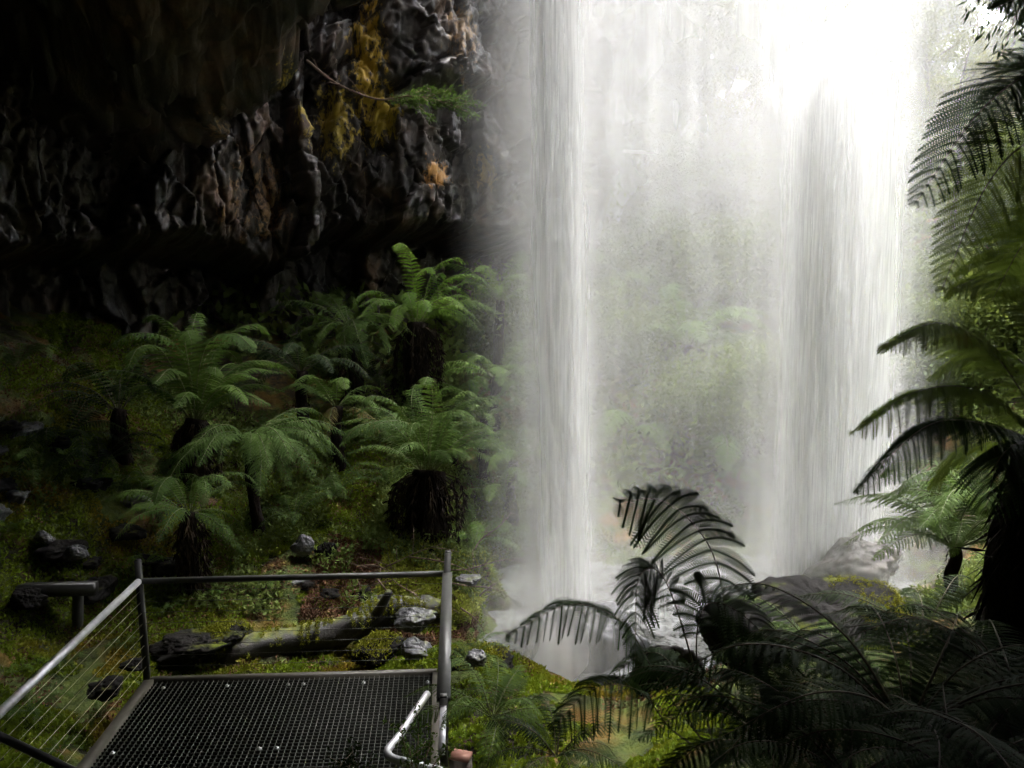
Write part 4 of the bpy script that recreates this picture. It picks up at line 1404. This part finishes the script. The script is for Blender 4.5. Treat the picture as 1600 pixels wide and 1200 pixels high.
# gum spray hanging into the upper right corner
hb = P(1680, -120, 5.6)
root = thing('hanging_branch', 'dark leafy gum spray hanging into the upper right corner', 'branch', hb)
rg = np.random.default_rng(31)
mb, lb = MB(), MB()
for (px, py, Yk) in ((1520, 12, 5.4), (1545, 45, 5.5), (1565, 85, 5.3), (1590, 60, 5.6), (1600, 120, 5.2), (1575, 20, 5.8), (1620, 40, 5.4)):
    tp = P(px, py, Yk) - hb
    pts = curve_pts([(0, 0, 0), tp * .55 + np.array([0, 0, .22]), tp], 12)
    mb.tube(pts, list(np.linspace(.010, .002, 13)), 5)
    i_ = rg.integers(6, 13, 70)
    C = pts[i_] + rg.normal(size=(70, 3)) * np.array([.06, .06, .045])
    leaf_quads(lb, C, .085, .017, rg, 0, dirs=np.tile([-.35, 0, -.8], (70, 1)))
mb.build('stem', M['twig'], root)
lb.build('foliage', M['fern_dark'], root)

# ------------------------------------------------------------------ the falls
def fall_y(x):
    return 11.4 + .34 * x


wf = thing('waterfall', 'white waterfall dropping in two columns joined by a thin veil', 'waterfall', (2.5, 12.2, -1.6))
wo_ = np.array(wf.location)


def sheet(name, dens, x0, x1, layers, dy, spread, seed, contrast=1.0, top=12.5, soft=False):
    zz_ = np.concatenate([np.linspace(-1.75, 9, 110), np.linspace(9.4, top, 12)]) if not soft else np.linspace(-1.75, top, 40)
    xx_ = np.arange(x0, x1, .017 if not soft else .06)
    nx, nz = len(xx_), len(zz_)
    Xg, Zg = np.meshgrid(xx_, zz_, indexing='ij')
    mb = MB()
    att = []
    for l in range(layers):
        yy = fall_y(Xg) + dy + (l - (layers - 1) / 2) * spread
        X_, Z_ = Xg.ravel(), Zg.ravel()
        k_ = np.full(X_.size, seed + l * 3.1)
        bend = fbm(np.stack([X_ * .9, k_, Z_ * .12], 1), 3, seed + l) * .30 + fbm(np.stack([X_ * 4.5, k_, Z_ * .12], 1), 2, seed + l + 9) * .05
        yy = yy + bend.reshape(Xg.shape)
        u = 800 + F * X_ / fall_y(X_)
        v = 477 - F * (Z_ - CAM[2]) / fall_y(X_)
        T = np.clip(dens(u, v), 0, .995)
        base_ = 1 - (1 - T) ** (1.0 / layers)
        if soft:
            s_ = .55 + .9 * np.clip((fbm(np.stack([X_ * 1.1, k_, Z_ * 1.1], 1), 4, seed + l + 3) * .5 + .5 - .25) / .5, 0, 1)
        else:
            f = lambda q, lo, hi: np.clip((q * .5 + .5 - lo) / (hi - lo), 0, 1)
            s1 = f(fbm(np.stack([X_ * 7, k_, Z_ * .45 + X_ * 2], 1), 3, seed + l + 20), .28, .75)
            s2 = f(fbm(np.stack([X_ * 34, k_, Z_ * 1.5 + X_ * 23], 1), 2, seed + l + 30), .3, .72)
            s3 = f(fbm(np.stack([X_ * 1.7, k_, Z_ * .45], 1), 2, seed + l + 40), .3, .7)
            s_ = 1 + contrast * (s1 * .45 + s2 * .80 + s3 * .5 - .9)
        att.append(np.clip(base_ * s_, 0, 1))
        grid(mb, np.stack([X_, yy.ravel(), Z_], 1) - wo_, nx, nz)
    return mb.build(name, M['fall'], wf, smooth=True, attr={'flow': np.concatenate(att)})


def d_left(u, v):
    c = 862 + 20 * np.clip(v / 900, 0, 1)
    e = sstep(705, 800, u) * (1 - sstep(925, 1010, u))
    wv = 40 + 8 * np.clip(v / 900, 0, 1)
    return e * (1 - (1 - .80 * np.exp(-((u - c) / (wv * 1.35)) ** 2)) * (1 - .93 * np.exp(-((u - c - 3) / (wv * .72)) ** 2)) + .20 * np.exp(-((u - c - 5) / 115) ** 2) * (1 - .3 * sstep(200, 700, v)))


def d_right(u, v):
    g = .72 * np.exp(-np.abs((u - 1255 - 12 * v / 900) / (48 + 24 * np.clip(v / 900, 0, 1))) ** 2) + .50 * np.exp(-np.abs((u - 1355) / 55) ** 2) + .40 * np.exp(-np.abs((u - 1308) / 120) ** 2.6)
    g = g * (1 - .45 * (1 - sstep(-20, 230, v))) * sstep(1085, 1180, u)
    return g


def d_veil(u, v):
    e = sstep(690, 900, u) * (1 - sstep(1380, 1465, u))
    return e * (.15 + .18 * (1 - sstep(-50, 480, v)) + .20 * sstep(780, 980, v))


def d_spray(u, v):
    e = 1 - sstep(0, 1, np.abs(u - 870) / 140)
    e2 = 1 - sstep(0, 1, np.abs(u - 1290) / 230)
    return e * sstep(740, 980, v) * .74 + e2 * sstep(640, 930, v) * .6


def d_mist(u, v):
    return sstep(690, 880, u) * (1 - sstep(1380, 1460, u)) * (.11 + .16 * (1 - sstep(100, 440, v)) * sstep(-40, 160, v))


def d_gully_haze(u, v):
    return sstep(760, 900, u) * (.30 + .12 * (1 - sstep(0, 440, v))) * (1 - .6 * sstep(1180, 1380, u))


def d_far_haze(u, v):
    return sstep(780, 960, u) * (1 - .45 * sstep(1380, 1500, u)) * (.21 + .18 * (1 - sstep(0, 440, v)))


sheet('column', d_left, -.9, 2.3, 7, 0, .15, 10, contrast=.9)
sheet('column', d_right, 3.0, 8.4, 6, 0, .20, 30, contrast=.7)
sheet('veil', d_veil, -1.3, 9.0, 2, .15, .50, 50, contrast=.9)
sheet('spray', d_spray, -1.2, 8.6, 3, -1.35, .3, 70, top=4.0, soft=True)
sheet('spray', d_mist, -1.2, 10.5, 2, 1.9, .8, 80, top=15, soft=True)
sheet('spray', d_far_haze, -1.0, 14, 2, 5.2, 1.6, 90, top=20, soft=True)  # white sheets added behind the falls to stand in for haze
sheet('spray', d_gully_haze, -1.0, 26, 2, 13.5, 1.6, 95, top=30, soft=True)  # more white sheets added deep in the gully to brighten the slope
